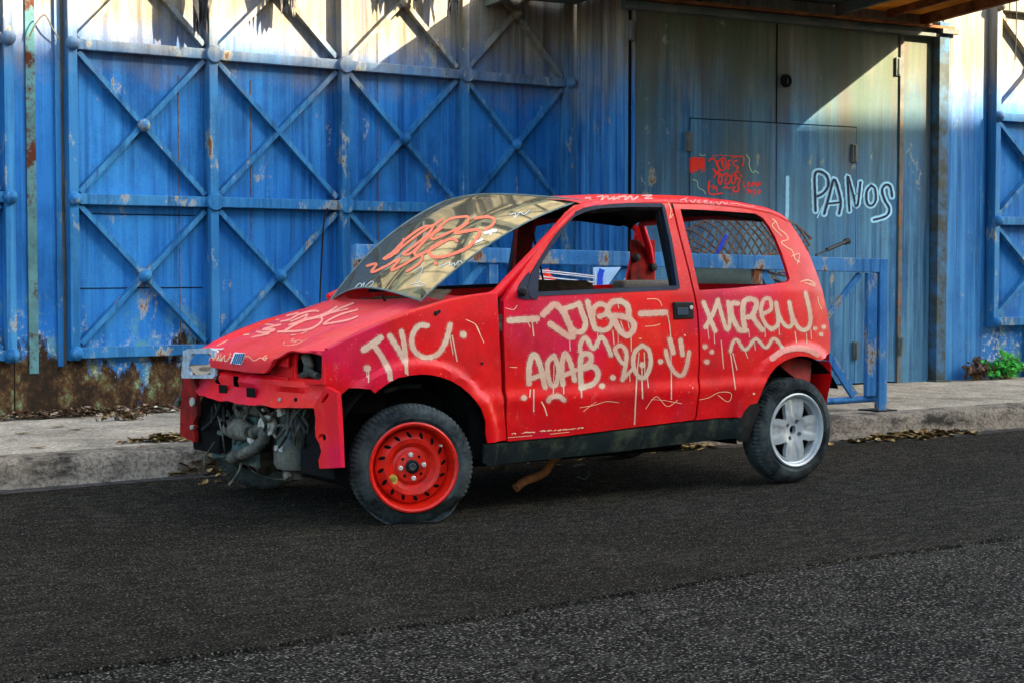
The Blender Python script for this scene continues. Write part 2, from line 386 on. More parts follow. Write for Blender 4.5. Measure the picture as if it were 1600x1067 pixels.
# gutter strip of old concrete at the foot of the kerb on the left
b = MB(); gx = np.arange(-9, 20, .12)
for i, x in enumerate(gx):
    y = lin(x, kp)-.02; wd = .10+.03*math.sin(x*3.1)+random.uniform(-.015, .015)
    b.v += [(x, y-wd, .003), (x, y+.03, .012)]
    if i: b.f.append((2*i-2, 2*i, 2*i+1, 2*i-1)); b.mi.append(0)
tag(b.build('gutter', concrete('gutter grime', (.07, .065, .055), .9)), kind='structure')

# ------------------------------------------------------------------ left lattice gate (y = 3.38 plane)
WY = 3.38; ZT = 3.5
def dome(mb, x, y, z, r, flat=False, n=20):
    pr = [(r*.98, -.005), (r, .012), (r*.93, .02), (r*.9, .024), (.0001, .026)] if flat else [(r, 0), (r, .01), (r*.9, .026), (r*.66, .042), (r*.35, .052), (.0001, .055)]
    mb.lathe(pr, n, Matrix.Translation((x, y, z)))
def lattice(root, X, Z, y, domes, tilt=0, wv=.06, first_sheet=True, sheetmat=None, xr=None):
    """steel lattice: stiles at X, rails at Z, X braces, node plates; plane y (sheet) ; frame stands .06 proud"""
    Y = lambda x: y + tilt*(x-X[0])
    for x in X:
        MB().bar((x, Y(x)-.002, Z[0]-.045), (x, Y(x)-.002, Z[-1]+.04), wv, .090).build('stile', M_frame, root, bevel=.004)
    for z in Z:
        m = MB()
        for x0, x1 in zip(X, X[1:]): m.bar((x0+wv/2+.001, Y(x0), z), (x1-wv/2-.001, Y(x1), z), .066, .078)
        m.build('rail', M_frame, root, bevel=.004)
    for ci, (x0, x1) in enumerate(zip(X, X[1:])):
        for z0, z1 in zip(Z, Z[1:]):
            m = MB(); o = .05; jj = lambda: random.gauss(0, .007)
            m.bar((x0+o, Y(x0)-.001, z0+o+jj()), (x1-o, Y(x1)-.001, z1-o+jj()), .032, .055)
            m.bar((x0+o, Y(x0)-.003, z1-o+jj()), (x1-o, Y(x1)-.003, z0+o+jj()), .032, .056)
            m.build('brace', M_frame, root)
            k = (round((x0+x1)/2, 1), round((z0+z1)/2, 1))
            if domes is None or k in domes or z0 > 3.3:
                m = MB(); dome(m, (x0+x1)/2, Y((x0+x1)/2)-.057, (z0+z1)/2, .042); m.build('boss', M_frame, root, smooth=40)
    for x in X:
        for z in Z:
            e = (x == X[0] or x == X[-1])
            m = MB(); dome(m, x, Y(x)-.091, z, .044 if e else .058, flat=not e); m.build('node_plate', M_frame, root, smooth=40)
Z = [.54, 1.49, 2.44, 3.39]
gl = empty('lattice_gate', (1.9, WY, .15), 'wide blue lattice gate with four bays of crossed bars and round node plates', 'gate')
# sheets behind: one per bay with small seams
for i, (a, c) in enumerate(((-.03, .93), (.93, 1.9), (1.9, 2.88), (2.88, 3.84))):
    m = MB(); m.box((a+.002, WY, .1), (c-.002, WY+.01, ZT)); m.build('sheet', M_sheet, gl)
lattice(gl, [-.005, .93, 1.9, 2.88, 3.81], Z, WY, {(.5, 2.0), (.5, 1.0), (1.4, 1.0), (2.4, 2.0), (3.3, 2.0), (3.3, 2.9), (2.4, 2.9)})
MB().box((-.1, WY-.012, .10), (3.9, WY-.001, .47)).build('kick_plate', M_sheet, gl)
MB().box((3.845, WY-.055, .12), (3.93, WY+.02, ZT)).build('side_strip', M_wall2, gl, bevel=.004)
for x, z0, z1 in ((1.23, 1.2, 2.3), (2.2, .6, 3.3), (3.44, 1.8, 3.3), (.72, .6, 2.3)):
    MB().box((x, WY-.004, z0), (x+.006, WY-.0005, z1)).build('seam', simple('seam rust', (.10, .07, .04), .6, 30), gl)
MB().box((.05, WY-.004, .935), (.88, WY-.0005, .941)).build('seam', M_dark, gl)
MB().box((.05, WY-.004, 1.40), (.88, WY-.0005, 1.406)).build('seam', M_dark, gl)

wl = empty('steel_wall', (-.25, WY, .15), 'blue steel wall bay with rusty vertical strip left of the wide lattice gate', 'wall')
MB().box((-.36, WY-.01, .1), (-.06, WY, ZT)).build('sheet', M_sheet, wl)
m = MB(); m.box((-.275, WY-.022, .42), (-.215, WY-.0105, ZT)); m.build('rusty_strip', M_rusty, wl, bevel=.004)
MB().box((-.095, WY-.03, .46), (-.062, WY-.011, ZT)).build('edge_angle', M_frame, wl)
gf = empty('lattice_gate', (-.9, WY, .15), 'end of a second blue lattice gate cut off by the left edge of the photo', 'gate')
MB().box((-3.3, WY, .1), (-.365, WY+.01, ZT)).build('sheet', M_sheet, gf)
MB().box((-3.3, WY-.012, .10), (-.37, WY-.001, .47)).build('kick_plate', M_sheet, gf)
lattice(gf, [-3.3, -2.33, -1.36, -.40], Z, WY, None)

# ------------------------------------------------------------------ the gate recess: plane rotated 5 degrees
TG = -.087; GX0, GY0 = 5.6, 2.5
def gy(x): return GY0 + TG*(x-GX0)
def gp(px, py, off=0):
    o = CAM; d = ray(px, py); t = (GY0 - off + TG*(o.x-GX0) - o.y)/(d.y - TG*d.x); return o + d*t
GM = lambda off=0: Matrix.Translation((GX0, GY0-off, 0)) @ Matrix.Rotation(math.atan(TG), 4, 'Z')
def gbox(mb, x0, x1, z0, z1, y0, y1, mi=0):
    """box in gate-local frame: x measured like world x near the plane, y0..y1 towards the viewer"""
    k = 1/math.cos(math.atan(TG)); return mb.box(((x0-GX0)*k, -y1, z0), ((x1-GX0)*k, -y0, z1), mi, GM())
# corrugated return between lattice gate and doors
cw = empty('corrugated_wall', (3.9, 3.0, .15), 'narrow corrugated blue wall strip between lattice gate and tall doors', 'wall')
m = MB(); P0 = Vector((3.93, WY-.02)); P1 = Vector((3.885, gy(3.885)-.03))
P0 = Vector((at(905, 300, 1, WY-.1).x, WY-.1))
N = 60; nrm = Vector((-(P1-P0).y, (P1-P0).x)).normalized()
for i in range(N+1):
    t = i/N; p = P0.lerp(P1, t) + nrm*.011*(1 if (i//4) % 2 else -1)*(1 if i % 4 else 0)
    m.v += [(p.x, p.y, .12), (p.x, p.y, ZT)]
    if i: m.f.append((2*i-2, 2*i, 2*i+1, 2*i-1)); m.mi.append(0)
m.build('sheet', M_wall2, cw, smooth=60)
MB().bar((P0.x, P0.y-.0, .12), (P0.x, P0.y, ZT), .05, .03).build('corner_strip', M_wall2, cw)

fg = empty('factory_gate', (5.2, gy(5.2), .15), 'tall blue double doors with a wicket door, streaked green and brown', 'gate')
X0, X1, X2, X3 = 3.885, 5.165, 6.385, 6.74
XW0, XW1, ZW, ZG0, ZG1 = 4.365, 5.955, 2.15, .165, 2.90
gt = .03; g_ = .008
# door leaves as L-shaped sets of plates, one mesh per leaf
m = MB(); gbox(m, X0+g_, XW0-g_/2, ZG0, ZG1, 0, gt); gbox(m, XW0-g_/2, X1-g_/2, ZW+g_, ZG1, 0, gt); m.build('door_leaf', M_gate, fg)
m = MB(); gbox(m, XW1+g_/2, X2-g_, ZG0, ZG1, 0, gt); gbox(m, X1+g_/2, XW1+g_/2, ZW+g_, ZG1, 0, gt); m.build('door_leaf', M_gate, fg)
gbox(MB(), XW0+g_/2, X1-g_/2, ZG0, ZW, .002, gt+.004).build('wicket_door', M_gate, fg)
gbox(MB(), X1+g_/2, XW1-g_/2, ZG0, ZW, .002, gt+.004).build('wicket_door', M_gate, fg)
gbox(MB(), X0-.005, 9.5, .1, ZT, -.05, -.03).build('backing', M_dark, fg)
for px, py in ((1075, 222), (1334, 240), (1335, 548), (1402, 105), (984, 48), (1405, 541)):
    p = gp(px, py, gt); m = MB(); m.tube([p+Vector((0, -.012, -.062)), p+Vector((0, -.012, -.02))], .02, 10); m.tube([p+Vector((0, -.014, -.018)), p+Vector((0, -.014, .06))], .016, 10)
    m.box((p.x-.028, p.y-.018, p.z-.07), (p.x+.028, p.y+.01, p.z+.07)); m.build('hinge', M_canopy, fg, smooth=40)
p = gp(1227, 127, gt); m = MB(); m.lathe([(.05, .0), (.05, .02), (.038, .022), (.036, .002), (.0001, .001)], 24, Matrix.Translation(p)); m.build('vent_hole', M_dark, fg, smooth=40)
m = MB(); gbox(m, X1-.006, X1+.006, ZW, ZG1, gt+.0005, gt+.003); m.build('seam', M_dark, fg)
# fixed bay right of the doors
rw = empty('steel_wall', (6.6, gy(6.6), .15), 'blue steel wall bay between the tall doors and the dark post', 'wall')
gbox(MB(), X2, X3, .12, ZG1, 0, gt-.006).build('sheet', M_gate, rw)
gbox(MB(), X2+.01, X2+.045, .12, ZG1, gt-.006, gt+.012).build('edge_angle', simple('rusty angle', (.10, .10, .09), .4, 8, .8, second=(.22, .09, .03), fac=(.5, .62)), rw)
pt = empty('steel_post', (6.84, gy(6.84), .15), 'dark square steel post under the canopy corner', 'post')
gbox(MB(), 6.755, 6.86, .12, 3.02, .0, .10).build('shaft', simple('post paint', (.045, .055, .05), .4, 6, .7, second=(.04, .12, .22), fac=(.45, .6)), pt, bevel=.004)
gbox(MB(), 6.73, 6.885, .145, .165, -.02, .13).build('base_plate', M_canopy, pt)
w3 = empty('steel_wall', (7.1, gy(7.1), .15), 'streaked blue steel wall bay between dark post and right lattice gate', 'wall')
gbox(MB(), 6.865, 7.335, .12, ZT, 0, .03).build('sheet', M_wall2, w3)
gr = empty('lattice_gate', (7.8, gy(7.8), .15), 'blue lattice gate at the right edge with rusty vertical stile', 'gate')
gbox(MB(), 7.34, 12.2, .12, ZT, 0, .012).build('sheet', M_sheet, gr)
Zr = [.62, 1.45, 2.30, 3.2]
XR = [7.40, 8.36, 9.32, 10.28, 11.24, 12.2]
lattice(gr, XR, Zr, gy(7.40)-.015, None, tilt=TG)
gbox(MB(), 7.81, 7.86, .15, .60, .012, .05).build('stile', M_frame, gr)
# unseen cream cladding and dark truss, added above the gates for the windscreen reflection
M_clad = simple('cream cladding', (.28, .255, .20), .35, 2.5, .8, second=(.09, .09, .065), fac=(.5, .7))
cl = empty('reflected_cladding', (2.5, WY, 3.5), 'unseen weathered cream cladding above the blue gates, added for the windscreen reflection', 'building')
m = MB()
for i in range(110):
    x = -6+i*.2; y = WY+.02 if i % 2 else WY-.02; y2 = WY-.02 if i % 2 else WY+.02
    m.add([(x, y, 3.52), (x+.1, y, 3.52), (x+.1, y, 13), (x, y, 13)], [(0, 1, 2, 3)]); m.add([(x+.1, y, 3.52), (x+.1, y2, 3.52), (x+.1, y2, 13), (x+.1, y, 13)], [(0, 1, 2, 3)]); m.add([(x+.1, y2, 3.52), (x+.2, y2, 3.52), (x+.2, y2, 13), (x+.1, y2, 13)], [(0, 1, 2, 3)])
m.build('cladding', M_clad, cl)
MB().box((-6, WY+.05, .3), (16, WY+9, 13)).build('wall', M_clad, cl)
for i in range(9):
    x = -5+i*2.4; m = MB(); m.bar((x, WY-.03, 3.5), (x, WY-.03, 13), .16, .12); m.build('truss_post', M_canopy, cl)
    for z in (5.2, 8.4, 11.6):
        m = MB(); m.bar((x+.1, WY-.04, z-1.5), (x+2.3, WY-.04, z+1.5), .09, .09); m.build('truss_brace', M_canopy, cl)
        m = MB(); m.bar((x+.1, WY-.05, z+1.5), (x+2.3, WY-.05, z-1.5), .09, .09); m.build('truss_brace', M_canopy, cl)
for z in (3.6, 6.9, 10.1): 
    m = MB(); m.bar((-6, WY-.13, z), (16, WY-.13, z), .16, .05); m.build('truss_rail', M_canopy, cl)
# wall above the doors
ub = empty('upper_wall', (5.2, gy(5.2), 3.1), 'corrugated steel wall above the doors and canopy', 'wall')
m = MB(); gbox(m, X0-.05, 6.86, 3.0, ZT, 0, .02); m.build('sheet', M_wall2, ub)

# ------------------------------------------------------------------ canopy over the doors
cn = empty('canopy', (5.0, 1.8, 3.0), 'rusty steel canopy over the tall doors with a yellowed sheet bay', 'canopy')
CZ = 2.99; CD = 2.3; rise = .085
def cpt(x, s, dz=0): # s metres out from the wall
    return Vector((x, gy(x)-s, CZ+rise*s+dz))
def cslab(x0, x1, s0, s1, t, dz=0):
    v = [cpt(x0, s0, dz), cpt(x1, s0, dz), cpt(x1, s1, dz), cpt(x0, s1, dz)]
    v += [q+Vector((0, 0, t)) for q in v]
    return MB().add(v, [(0,3,2,1)[::-1], (4,5,6,7)[::-1], (0,1,5,4), (1,2,6,5), (2,3,7,6), (3,0,4,7)])
cslab(3.05, 5.72, .02, CD, .012, .09).build('roof_sheet', M_canopy, cn)
cslab(3.05, 3.87, -.66, .018, .012, .09).build('roof_sheet', M_canopy, cn)
cslab(5.725, 6.66, .02, CD, .008, .086).build('fibreglass_sheet', M_fibre, cn)
def cbar(x0, s0, x1, s1, wd, h, dz=0, mt=M_canopy, nm='beam'):
    MB().bar(cpt(x0, s0, dz), cpt(x1, s1, dz), wd, h, (0, 0, 1)).build(nm, mt, cn, bevel=.003)
cbar(6.64, .0, 6.64, CD, .05, .085, 0, M_rustbeam)
cbar(5.72, .06, 5.72, CD, .04, .085, 0)
cbar(4.4, .06, 4.4, CD, .04, .085, 0)
cbar(3.08, -.60, 3.08, CD, .04, .085, 0)
cbar(3.05, CD, 6.69, CD, .05, .085, .0, M_rustbeam)
cbar(6.24, .06, 6.24, CD, .03, .06, .025, M_rustbeam)
# lintel beam along the wall: two flanges
for z0, z1, d0, d1, mt in ((2.90, 2.925, .0, .10, M_canopy), (2.925, 2.965, .0, .045, M_canopy), (2.965, 2.985, .0, .12, M_rustbeam)):
    gbox(MB(), X0-.1, 6.90, z0, z1, d0, d1).build('lintel', mt, cn)
gbox(MB(), 6.75, 6.93, 2.925, 2.965, .10, .14).build('bracket', M_canopy, cn)

# ------------------------------------------------------------------ neighbours across the street: they shade all but the top of the wall
M_plaster = simple('cream plaster', (.38, .33, .25), .15, 3, .9)
M_win = simple('shut window', (.03, .035, .04), .3, 5, .2, bmp=0)
def house(name, x0, x1, y, ztop, label):
    r = empty(name, ((x0+x1)/2, y-4, 0), label, 'building')
    MB().box((x0, y-9, 0), (x1, y, ztop-.25)).build('wall', M_plaster, r)
    MB().box((x0-.0, y-9.1, ztop-.25), (x1+.0, y+.0, ztop)).build('cornice', M_pave, r)
    k = 0
    for zz in np.arange(1.2, ztop-1.8, 3.1):
        for xx in np.arange(x0+1.3, x1-1.8, 2.7):
            f = MB().box((xx-.06, y-.001, zz-.06), (xx+1.16, y+.05, zz+1.66)).build('window', M_pave, r)
            MB().box((xx, y+.049, zz), (xx+1.1, y+.056, zz+1.6)).build('pane', M_win, f)
YB = -14.0
def proj_b(p):  # shade point on wall -> roofline point on the street-side plane
    t = (YB-p.y)/S.y; return p + S*t
q1 = proj_b(Vector((1.2, 3.38, 2.455))); q2 = proj_b(Vector((6.2, 2.45, 2.215)))
xm = proj_b(Vector((4.0, 2.9, 2.3))).x
house('plaster_building', -4.0, xm, YB, q1.z, 'cream plaster building across the street behind the viewer')
house('plaster_building', xm+.01, 34, YB, q2.z, 'lower cream plaster building across the street beside the taller one')

# ================================================================== THE CAR
car = empty('wrecked_car', (1.05, 0, 0), 'small red three-door hatchback wreck covered in spray paint, stripped front and flat front tyre', 'car')
HP = [(.10, .66), (.22, .690), (.30, .712), (.44, .728), (.497, .737), (.512, .7345), (.545, .724), (.62, .727), (.74, .727), (.86, .721), (.95, .712), (.985, .700), (1.35, .600), (1.42, .572)]
FW, RW_ = (-.02, .262), (2.2, .268)
from mathutils import noise as mnoise
def H(x, z):
    h = lin(z, HP) + .0045*mnoise.noise(Vector((x*2.6, 3.1, z*3.4))) + .0016*mnoise.noise(Vector((x*8, 7.7, z*9)))
    if x < .1: h -= .085*((.1-x)/.6)**2
    if x > 2.0: h -= .11*((x-2.0)/.65)**2.2
    for cx, cz in (FW, RW_):
        r = math.hypot(x-cx, (z-cz)*1.0)
        if z > .2 and r < .5: h += .020*(1-sm(.405, .432, r)) - (.008*(1-sm(.34, .36, r)))
    return h
def sp(px, py):
    """photo pixel -> (x, z) on the near body side"""
    d = ray(px, py); y = -.73
    for _ in range(14):
        t = (y-CAM.y)/d.y; p = CAM + d*t; y = -H(p.x, p.z)
    return (p.x, p.z)
def poly_in(p, P):
    x, y = p; c = False; n = len(P)
    for i in range(n):
        x1, y1 = P[i]; x2, y2 = P[i-1]
        if (y1 > y) != (y2 > y) and x < (x2-x1)*(y-y1)/(y2-y1)+x1: c = not c
    return c
def dens(P, s=.02):
    out = []
    for i in range(len(P)):
        a, c = np.array(P[i]), np.array(P[(i+1) % len(P)]); n = max(1, int(np.linalg.norm(c-a)/s))
        out += [tuple(a+(c-a)*k/n) for k in range(n)]
    return out
def side_panel(name, outer, holes, mt, parent, off=0, thick=.012, step=.022, mirror=False, smooth=32, Hf=None, zmax=None):
    Hf = Hf or H
    O = dens([(x, min(z, zmax(x)) if zmax else z) for x, z in outer], step)
    HS = [dens(h, step) for h in holes]
    vs = list(O); es = [(i, (i+1) % len(O)) for i in range(len(O))]
    for h in HS:
        n = len(vs); vs += h; es += [(n+i, n+(i+1) % len(h)) for i in range(len(h))]
    B = np.array(vs)
    xs = np.arange(min(p[0] for p in O), max(p[0] for p in O), step); zs = np.arange(min(p[1] for p in O), max(p[1] for p in O), step)
    for i, x in enumerate(xs):
        for z in zs:
            q = (x, z+(step/2 if i % 2 else 0))
            if poly_in(q, O) and not any(poly_in(q, h) for h in HS) and np.min(np.hypot(B[:, 0]-q[0], B[:, 1]-q[1])) > step*.55: vs.append(q)
    V, E, F, *_ = delaunay_2d_cdt([Vector(v) for v in vs], es, [], 0, 1e-6)
    V = [(v.x, v.y) for v in V]; fs = []
    for f in F:
        c = (sum(V[i][0] for i in f)/3, sum(V[i][1] for i in f)/3)
        if poly_in(c, O) and not any(poly_in(c, h) for h in HS):
            a, b_, d = [V[i] for i in f]
            if (b_[0]-a[0])*(d[1]-a[1])-(b_[1]-a[1])*(d[0]-a[0]) < 0: f = f[::-1]
            fs.append(tuple(f))
    sg = 1 if mirror else -1
    n = len(V); v3 = [(x, sg*(Hf(x, z)+off), z) for x, z in V] + [(x, sg*(Hf(x, z)+off-thick), z) for x, z in V]
    cnt = {}
    for f in fs:
        for i in range(3):
            e = (f[i], f[(i+1) % 3]); cnt[e] = 1
    F3 = [f for f in fs] + [tuple(i+n for i in f[::-1]) for f in fs]
    for (a, c) in cnt:
        if (c, a) not in cnt: F3.append((c, a, a+n, c+n))
    if mirror: F3 = [f[::-1] for f in F3]
    mb = MB(); mb.add(v3, F3); return mb.build(name, mt, parent, smooth=smooth)
S_ = lambda L: [sp(*p) for p in L]

def zr(x): return lin(x, [(.84, 1.372), (.95, 1.392), (1.1, 1.412), (1.35, 1.428), (1.7, 1.430), (1.95, 1.415), (2.12, 1.392), (2.2, 1.368), (2.27, 1.33)])
ztop = lambda x: zr(x)-.048

# --- outlines measured on the near side
fender_px = [(508, 548), (555, 525), (600, 505.5), (650, 487), (706, 469.5), (740, 463), (777, 458), (778, 480), (780, 530), (783, 575), (786, 620), (789, 660), (791.5, 687),
             (775, 690), (762, 692), (759, 676), (759, 657), (753, 639), (744, 626), (734, 615), (722, 604.5), (706, 595), (690, 589), (675, 585.5), (658, 584.5), (640, 586.5), (622, 590),
             (604, 600), (592, 609), (586, 614), (580, 608), (560, 606), (545, 606), (532, 617), (524, 631), (514, 618), (507, 601), (506, 575)]
FO = S_(fender_px)
door_px = [(787, 470), (800, 448), (832, 402), (858, 367), (888, 333), (902, 321), (930, 315.5), (985, 312), (1040, 311.5), (1047, 318), (1055, 346), (1065, 386), (1074, 420), (1083, 458), (1088, 485), (1090.5, 519), (1091, 571), (1089.5, 624), (1086, 650), (1083, 655.5),
           (1040, 661), (960, 671), (880, 681), (793, 689), (791.5, 650), (789, 571), (787, 520)]
DO = S_(door_px)
dwin_px = [(827, 464), (824, 448), (830, 425), (843, 404), (862, 374), (883, 346), (893, 334), (912, 325), (937, 319.5), (985, 317.5), (1033, 318), (1038, 322), (1049, 372), (1056, 412), (1062, 450), (1058, 453)]
DW = S_(dwin_px)
quarter_px = [(1049, 311), (1130, 314), (1180, 319), (1203, 322), (1216, 328), (1233, 345), (1249, 370), (1265, 399), (1278, 433), (1287, 463), (1293, 490), (1297.5, 520), (1297, 551), (1284, 562), (1276, 562),
              (1265, 557), (1250, 556), (1238, 558.5), (1226, 563.5), (1213, 572.5), (1203, 585), (1195, 601), (1188, 618), (1183, 629), (1172, 632), (1164, 640), (1158, 652), (1120, 652.5), (1086, 656), (1089, 650), (1092.5, 624), (1094, 571), (1093.5, 519), (1091, 485), (1086, 458), (1077, 420), (1068, 386), (1058, 346)]
QO = S_(quarter_px)
qwin_px = [(1063, 327), (1100, 328.5), (1145, 331.5), (1180, 334), (1192, 341), (1202, 354), (1211, 370), (1221, 394), (1229, 418), (1234, 436), (1231, 441), (1206, 445), (1143, 451), (1093, 454), (1085, 420), (1074, 370)]
QW = S_(qwin_px)
QWF = [(p.x, p.z) for p in (at(px, py, 1, .64) for px, py in [(830, 354), (870, 346.5), (920, 347), (960, 352), (978, 355.5), (986, 363), (986, 400), (985, 436), (978, 444), (836, 452), (826, 440)])]
for mir in (False, True):
    fn = car
    fd = side_panel('fender', [(x, z-.078*sm(.60, .75, z)) for x, z in FO] if mir else FO, [], M_red, fn, mirror=mir, thick=.006)
    dr = side_panel('door', DO, [DW], M_red, fn, mirror=mir, thick=.03, off=.001)
    qp = side_panel('quarter_panel', QO, [QWF if mir else QW], M_red, fn, mirror=mir, thick=.02, zmax=ztop, step=.02)
    if not mir: FD, DR, QP = fd, dr, qp
    # inner structure seen in the shut lines and arches
    sg = 1 if mir else -1
    IN = [(.30, .24), (.36, .95), (.45, .97), (1.47, .97), (1.62, .97), (2.2, 1.0), (2.5, .85), (2.52, .60), (2.0, .24)]
    MB().box((.30, sg*.64-.012, .24), (1.86, sg*.64+.012, .50)).build('inner_sill', M_under, car)
    side_panel('rocker', S_([(757, 693.5), (793, 691), (880, 682.6), (960, 673), (1040, 663), (1086, 657.5), (1120, 654), (1158, 653.5), (1163, 668), (1158, 684), (1100, 689), (960, 706), (860, 717), (765, 728), (756, 722)]), [], M_sill, car, off=-.006, mirror=mir)
    # glass seal round the door window: thin dark frame proud of the skin
    def ring(outer, w_, name, off_=.004, mt=M_seal, hole=None):
        c = np.mean(outer, 0); inner = []
        n = len(outer)
        for i in range(n):
            a, b_, d = np.array(outer[i-1]), np.array(outer[i]), np.array(outer[(i+1) % n])
            t = (d-a)/np.linalg.norm(d-a); nn = np.array((-t[1], t[0]))
            if not poly_in(tuple(b_+nn*.004), outer): nn = -nn
            inner.append(tuple(b_+nn*w_))
        return side_panel(name, [tuple(p) for p in outer], [inner], mt, car, off=off_, mirror=mir, thick=.03, step=.025)
    ring(DW, .019, 'window_seal', .0035)
    side_panel('mirror_base', S_([(826, 463), (823, 450), (829, 427), (842, 405), (841, 430), (838, 468), (831, 468)]), [], M_seal, car, off=.008, mirror=mir)
m = MB(); m.lathe([(.02, 0), (.02, .012), (.012, .02), (.0001, .021)], 16, Matrix.Translation(at(816, 456, 1, -.722))); m.build('mirror_pivot', M_black, car, smooth=40)
side_panel('mirror_base', S_([(826, 469), (809, 466), (807, 455), (812, 443), (826, 425), (830, 440)]), [], M_seal, car, off=.006)
# door handle with recess, flap and lock
hx, hz = sp(1067, 485.5); hy = -H(hx, hz)
dh = MB().box((hx-.062, hy-.010, hz-.040), (hx+.062, hy+.01, hz+.040)).build('door_handle', M_black, car, bevel=.006)
MB().box((hx-.045, hy-.015, hz-.022), (hx+.022, hy-.0105, hz+.014)).build('handle_flap', simple('handle flap', (.035, .05, .07), .2, 20, .4), dh, bevel=.003)
m = MB(); m.lathe([(.010, .0), (.010, .003), (.0001, .0035)], 16, Matrix.Translation((hx+.042, hy-.0105, hz+.014))); m.build('lock', M_bolt, dh, smooth=40)
# indicator plug on the fender
for px, py, r in ((681, 490, .011), (753, 567, .007), (686, 487, .008)):
    x, z = sp(px, py); m = MB(); m.lathe([(r, 0), (r*.9, .003), (.0001, .004)], 12, Matrix.Translation((x, -H(x, z)-.001, z))); m.build('plug_hole', M_black, car, smooth=40)
# door hinges in the gap
for px, py in ((784, 505), (787, 630)):
    x, z = sp(px, py); MB().box((x-.012, -H(x, z)+.012, z-.035), (x+.010, -H(x, z)+.03, z+.035)).build('hinge', M_engine, car)

# --- roof: lofted, with drip rails
b = MB(); XR_ = np.linspace(.945, 2.235, 34); CS = [(-1, -.058), (-1.0, -.050), (-.99, -.040), (-.96, -.030), (-.9, -.022), (-.8, -.013), (-.6, -.006), (-.3, -.0015), (0, 0)]
CS = CS + [(-a, c) for a, c in CS[-2::-1]]
for i, x in enumerate(XR_):
    hw = H(x, zr(x)-.058)+.001
    for a, c in CS: b.v.append((x - (.05*(1-a*a) if i == 0 else .05*(1-a*a)*max(0, 1-(x-.945)/.4)) + .03*(1-a*a)*sm(1.9, 2.235, x), a*hw, zr(x)+c))
n = len(CS)
for i in range(len(XR_)-1):
    for k in range(n-1): b.f.append((i*n+k, i*n+k+1, (i+1)*n+k+1, (i+1)*n+k)); b.mi.append(0)
RF = b.build('roof', M_red, car, smooth=45)
for p in RF.data.polygons: pass
b2 = MB()
for i, x in enumerate(XR_[1:-1]):
    hw = H(x, zr(x)-.058)-.03
    for a, c in CS: b2.v.append((x, a*hw, zr(x)+c-.03))
for i in range(len(XR_)-3):
    for k in range(n-1): b2.f.append((i*n+k, (i+1)*n+k, (i+1)*n+k+1, i*n+k+1)); b2.mi.append(0)
b2.build('headliner', M_lining, car, smooth=60)
MB().box((.90, -.50, 1.325), (.97, .50, 1.352)).build('header_rail', M_lining, car, bevel=.01)
for sg in (-1, 1):   # cant rails and pillars inside, dark trim
    m = MB(); m.tube([(.93, sg*.575, 1.325), (1.2, sg*.572, 1.35), (1.7, sg*.572, 1.352), (2.1, sg*.56, 1.315)], .022, 8); m.build('cant_rail', M_lining, car, smooth=50)
    m = MB(); m.bar((1.485, sg*.665, .98), (1.455, sg*.585, 1.34), .10, .03, (0, -sg, 0)); m.build('door_pillar_trim', M_inner if sg > 0 else M_black, car)
    # windscreen pillar
    m = MB()
    P = [(.33, .668, .915), (.42, .668, .955), (.55, .651, 1.06), (.72, .625, 1.19), (.86, .603, 1.300), (.93, .590, 1.338)]
    m.tube([(x, sg*y, z) for x, y, z in P], [.024, .022, .02, .02, .02, .012], 10); m.build('windscreen_pillar', M_red, car, smooth=60)
# red inner trim on the far side behind the door opening, with belt anchors
t0, t1 = at(986, 400, 1, .6).x, at(1024, 400, 1, .6).x
MB().box((t0, .60, .70), (t1, .612, at(1000, 375, 1, .6).z)).build('inner_quarter_trim', M_inner, car, bevel=.004)
MB().box((at(968, 440, 1, .52).x, .50, .60), (at(1066, 440, 1, .52).x, .595, at(1010, 438, 1, .52).z)).build('inner_armrest', simple('grey trim', (.09, .09, .085), .3, 60, .9), car, bevel=.02)
for px, py in ((994, 403), (1020, 418)):
    m = MB(); m.lathe([(.026, 0), (.022, .015), (.0001, .02)], 12, Matrix.Translation(at(px, py, 1, .59))); m.build('belt_anchor', M_black, car, smooth=40)
m = MB(); m.tube([(1.50, .585, 1.32), (1.56, .58, 1.1), (1.60, .57, .9)], .006, 6); m.build('seat_belt', M_black, car)

# --- hood
HC = [(-.52, .660), (-.50, .684), (-.46, .706), (-.40, .726), (-.25, .780), (-.1, .835), (.1, .893), (.24, .926), (.36, .946), (.5, .965)]
def xf(y): return -.505+.105*(abs(y)/.62)**2.4
def xc(y): return .20+.17*(abs(y)/.62)**2
def zh(x, y):
    xx = x - (xf(y)+.505)*max(0, 1-(x-xf(y))/.5)
    z = lin(xx, HC) + .022*(1-(y/.62)**2)
    F_ = .728+.25*max(0, x-xf(y)); z = z+(max(z, F_)-z)*sm(.34, .46, abs(y))
    z += .006*(sm(.30, .36, abs(y))-sm(.46, .52, abs(y)))      # swage
    return z - .012*sm(.56, .625, abs(y)) - .020*(y/.6+1)*(1-.4*sm(0, .4, x))
b = MB(); ny, nx = 64, 46; YS = np.linspace(-.622, .622, ny)
def lipz(y): return .622+.012*0 if abs(y) < .27 else .622+.13*sm(.26, .43, abs(y))
for y in YS:
    x0, x1 = xf(y), xc(y); ztop_ = zh(x0, y); zl = min(lipz(y), ztop_-.006)
    b.v += [(x0+.012, y, zl-.0), (x0-.004, y, zl+.001), (x0-.008, y, zl+(ztop_-zl)*.5), (x0-.004, y, ztop_-.008)]
    for i in range(nx): 
        x = x0+(x1-x0)*(i/(nx-1))**1.1; b.v.append((x, y, zh(x, y)))
L = nx+4
for k in range(ny-1):
    for i in range(L-1): b.f.append((k*L+i, k*L+i+1, (k+1)*L+i+1, (k+1)*L+i)); b.mi.append(0)
b.f = [f[::-1] for f in b.f]
HD = b.build('hood', M_hood, car, smooth=50)
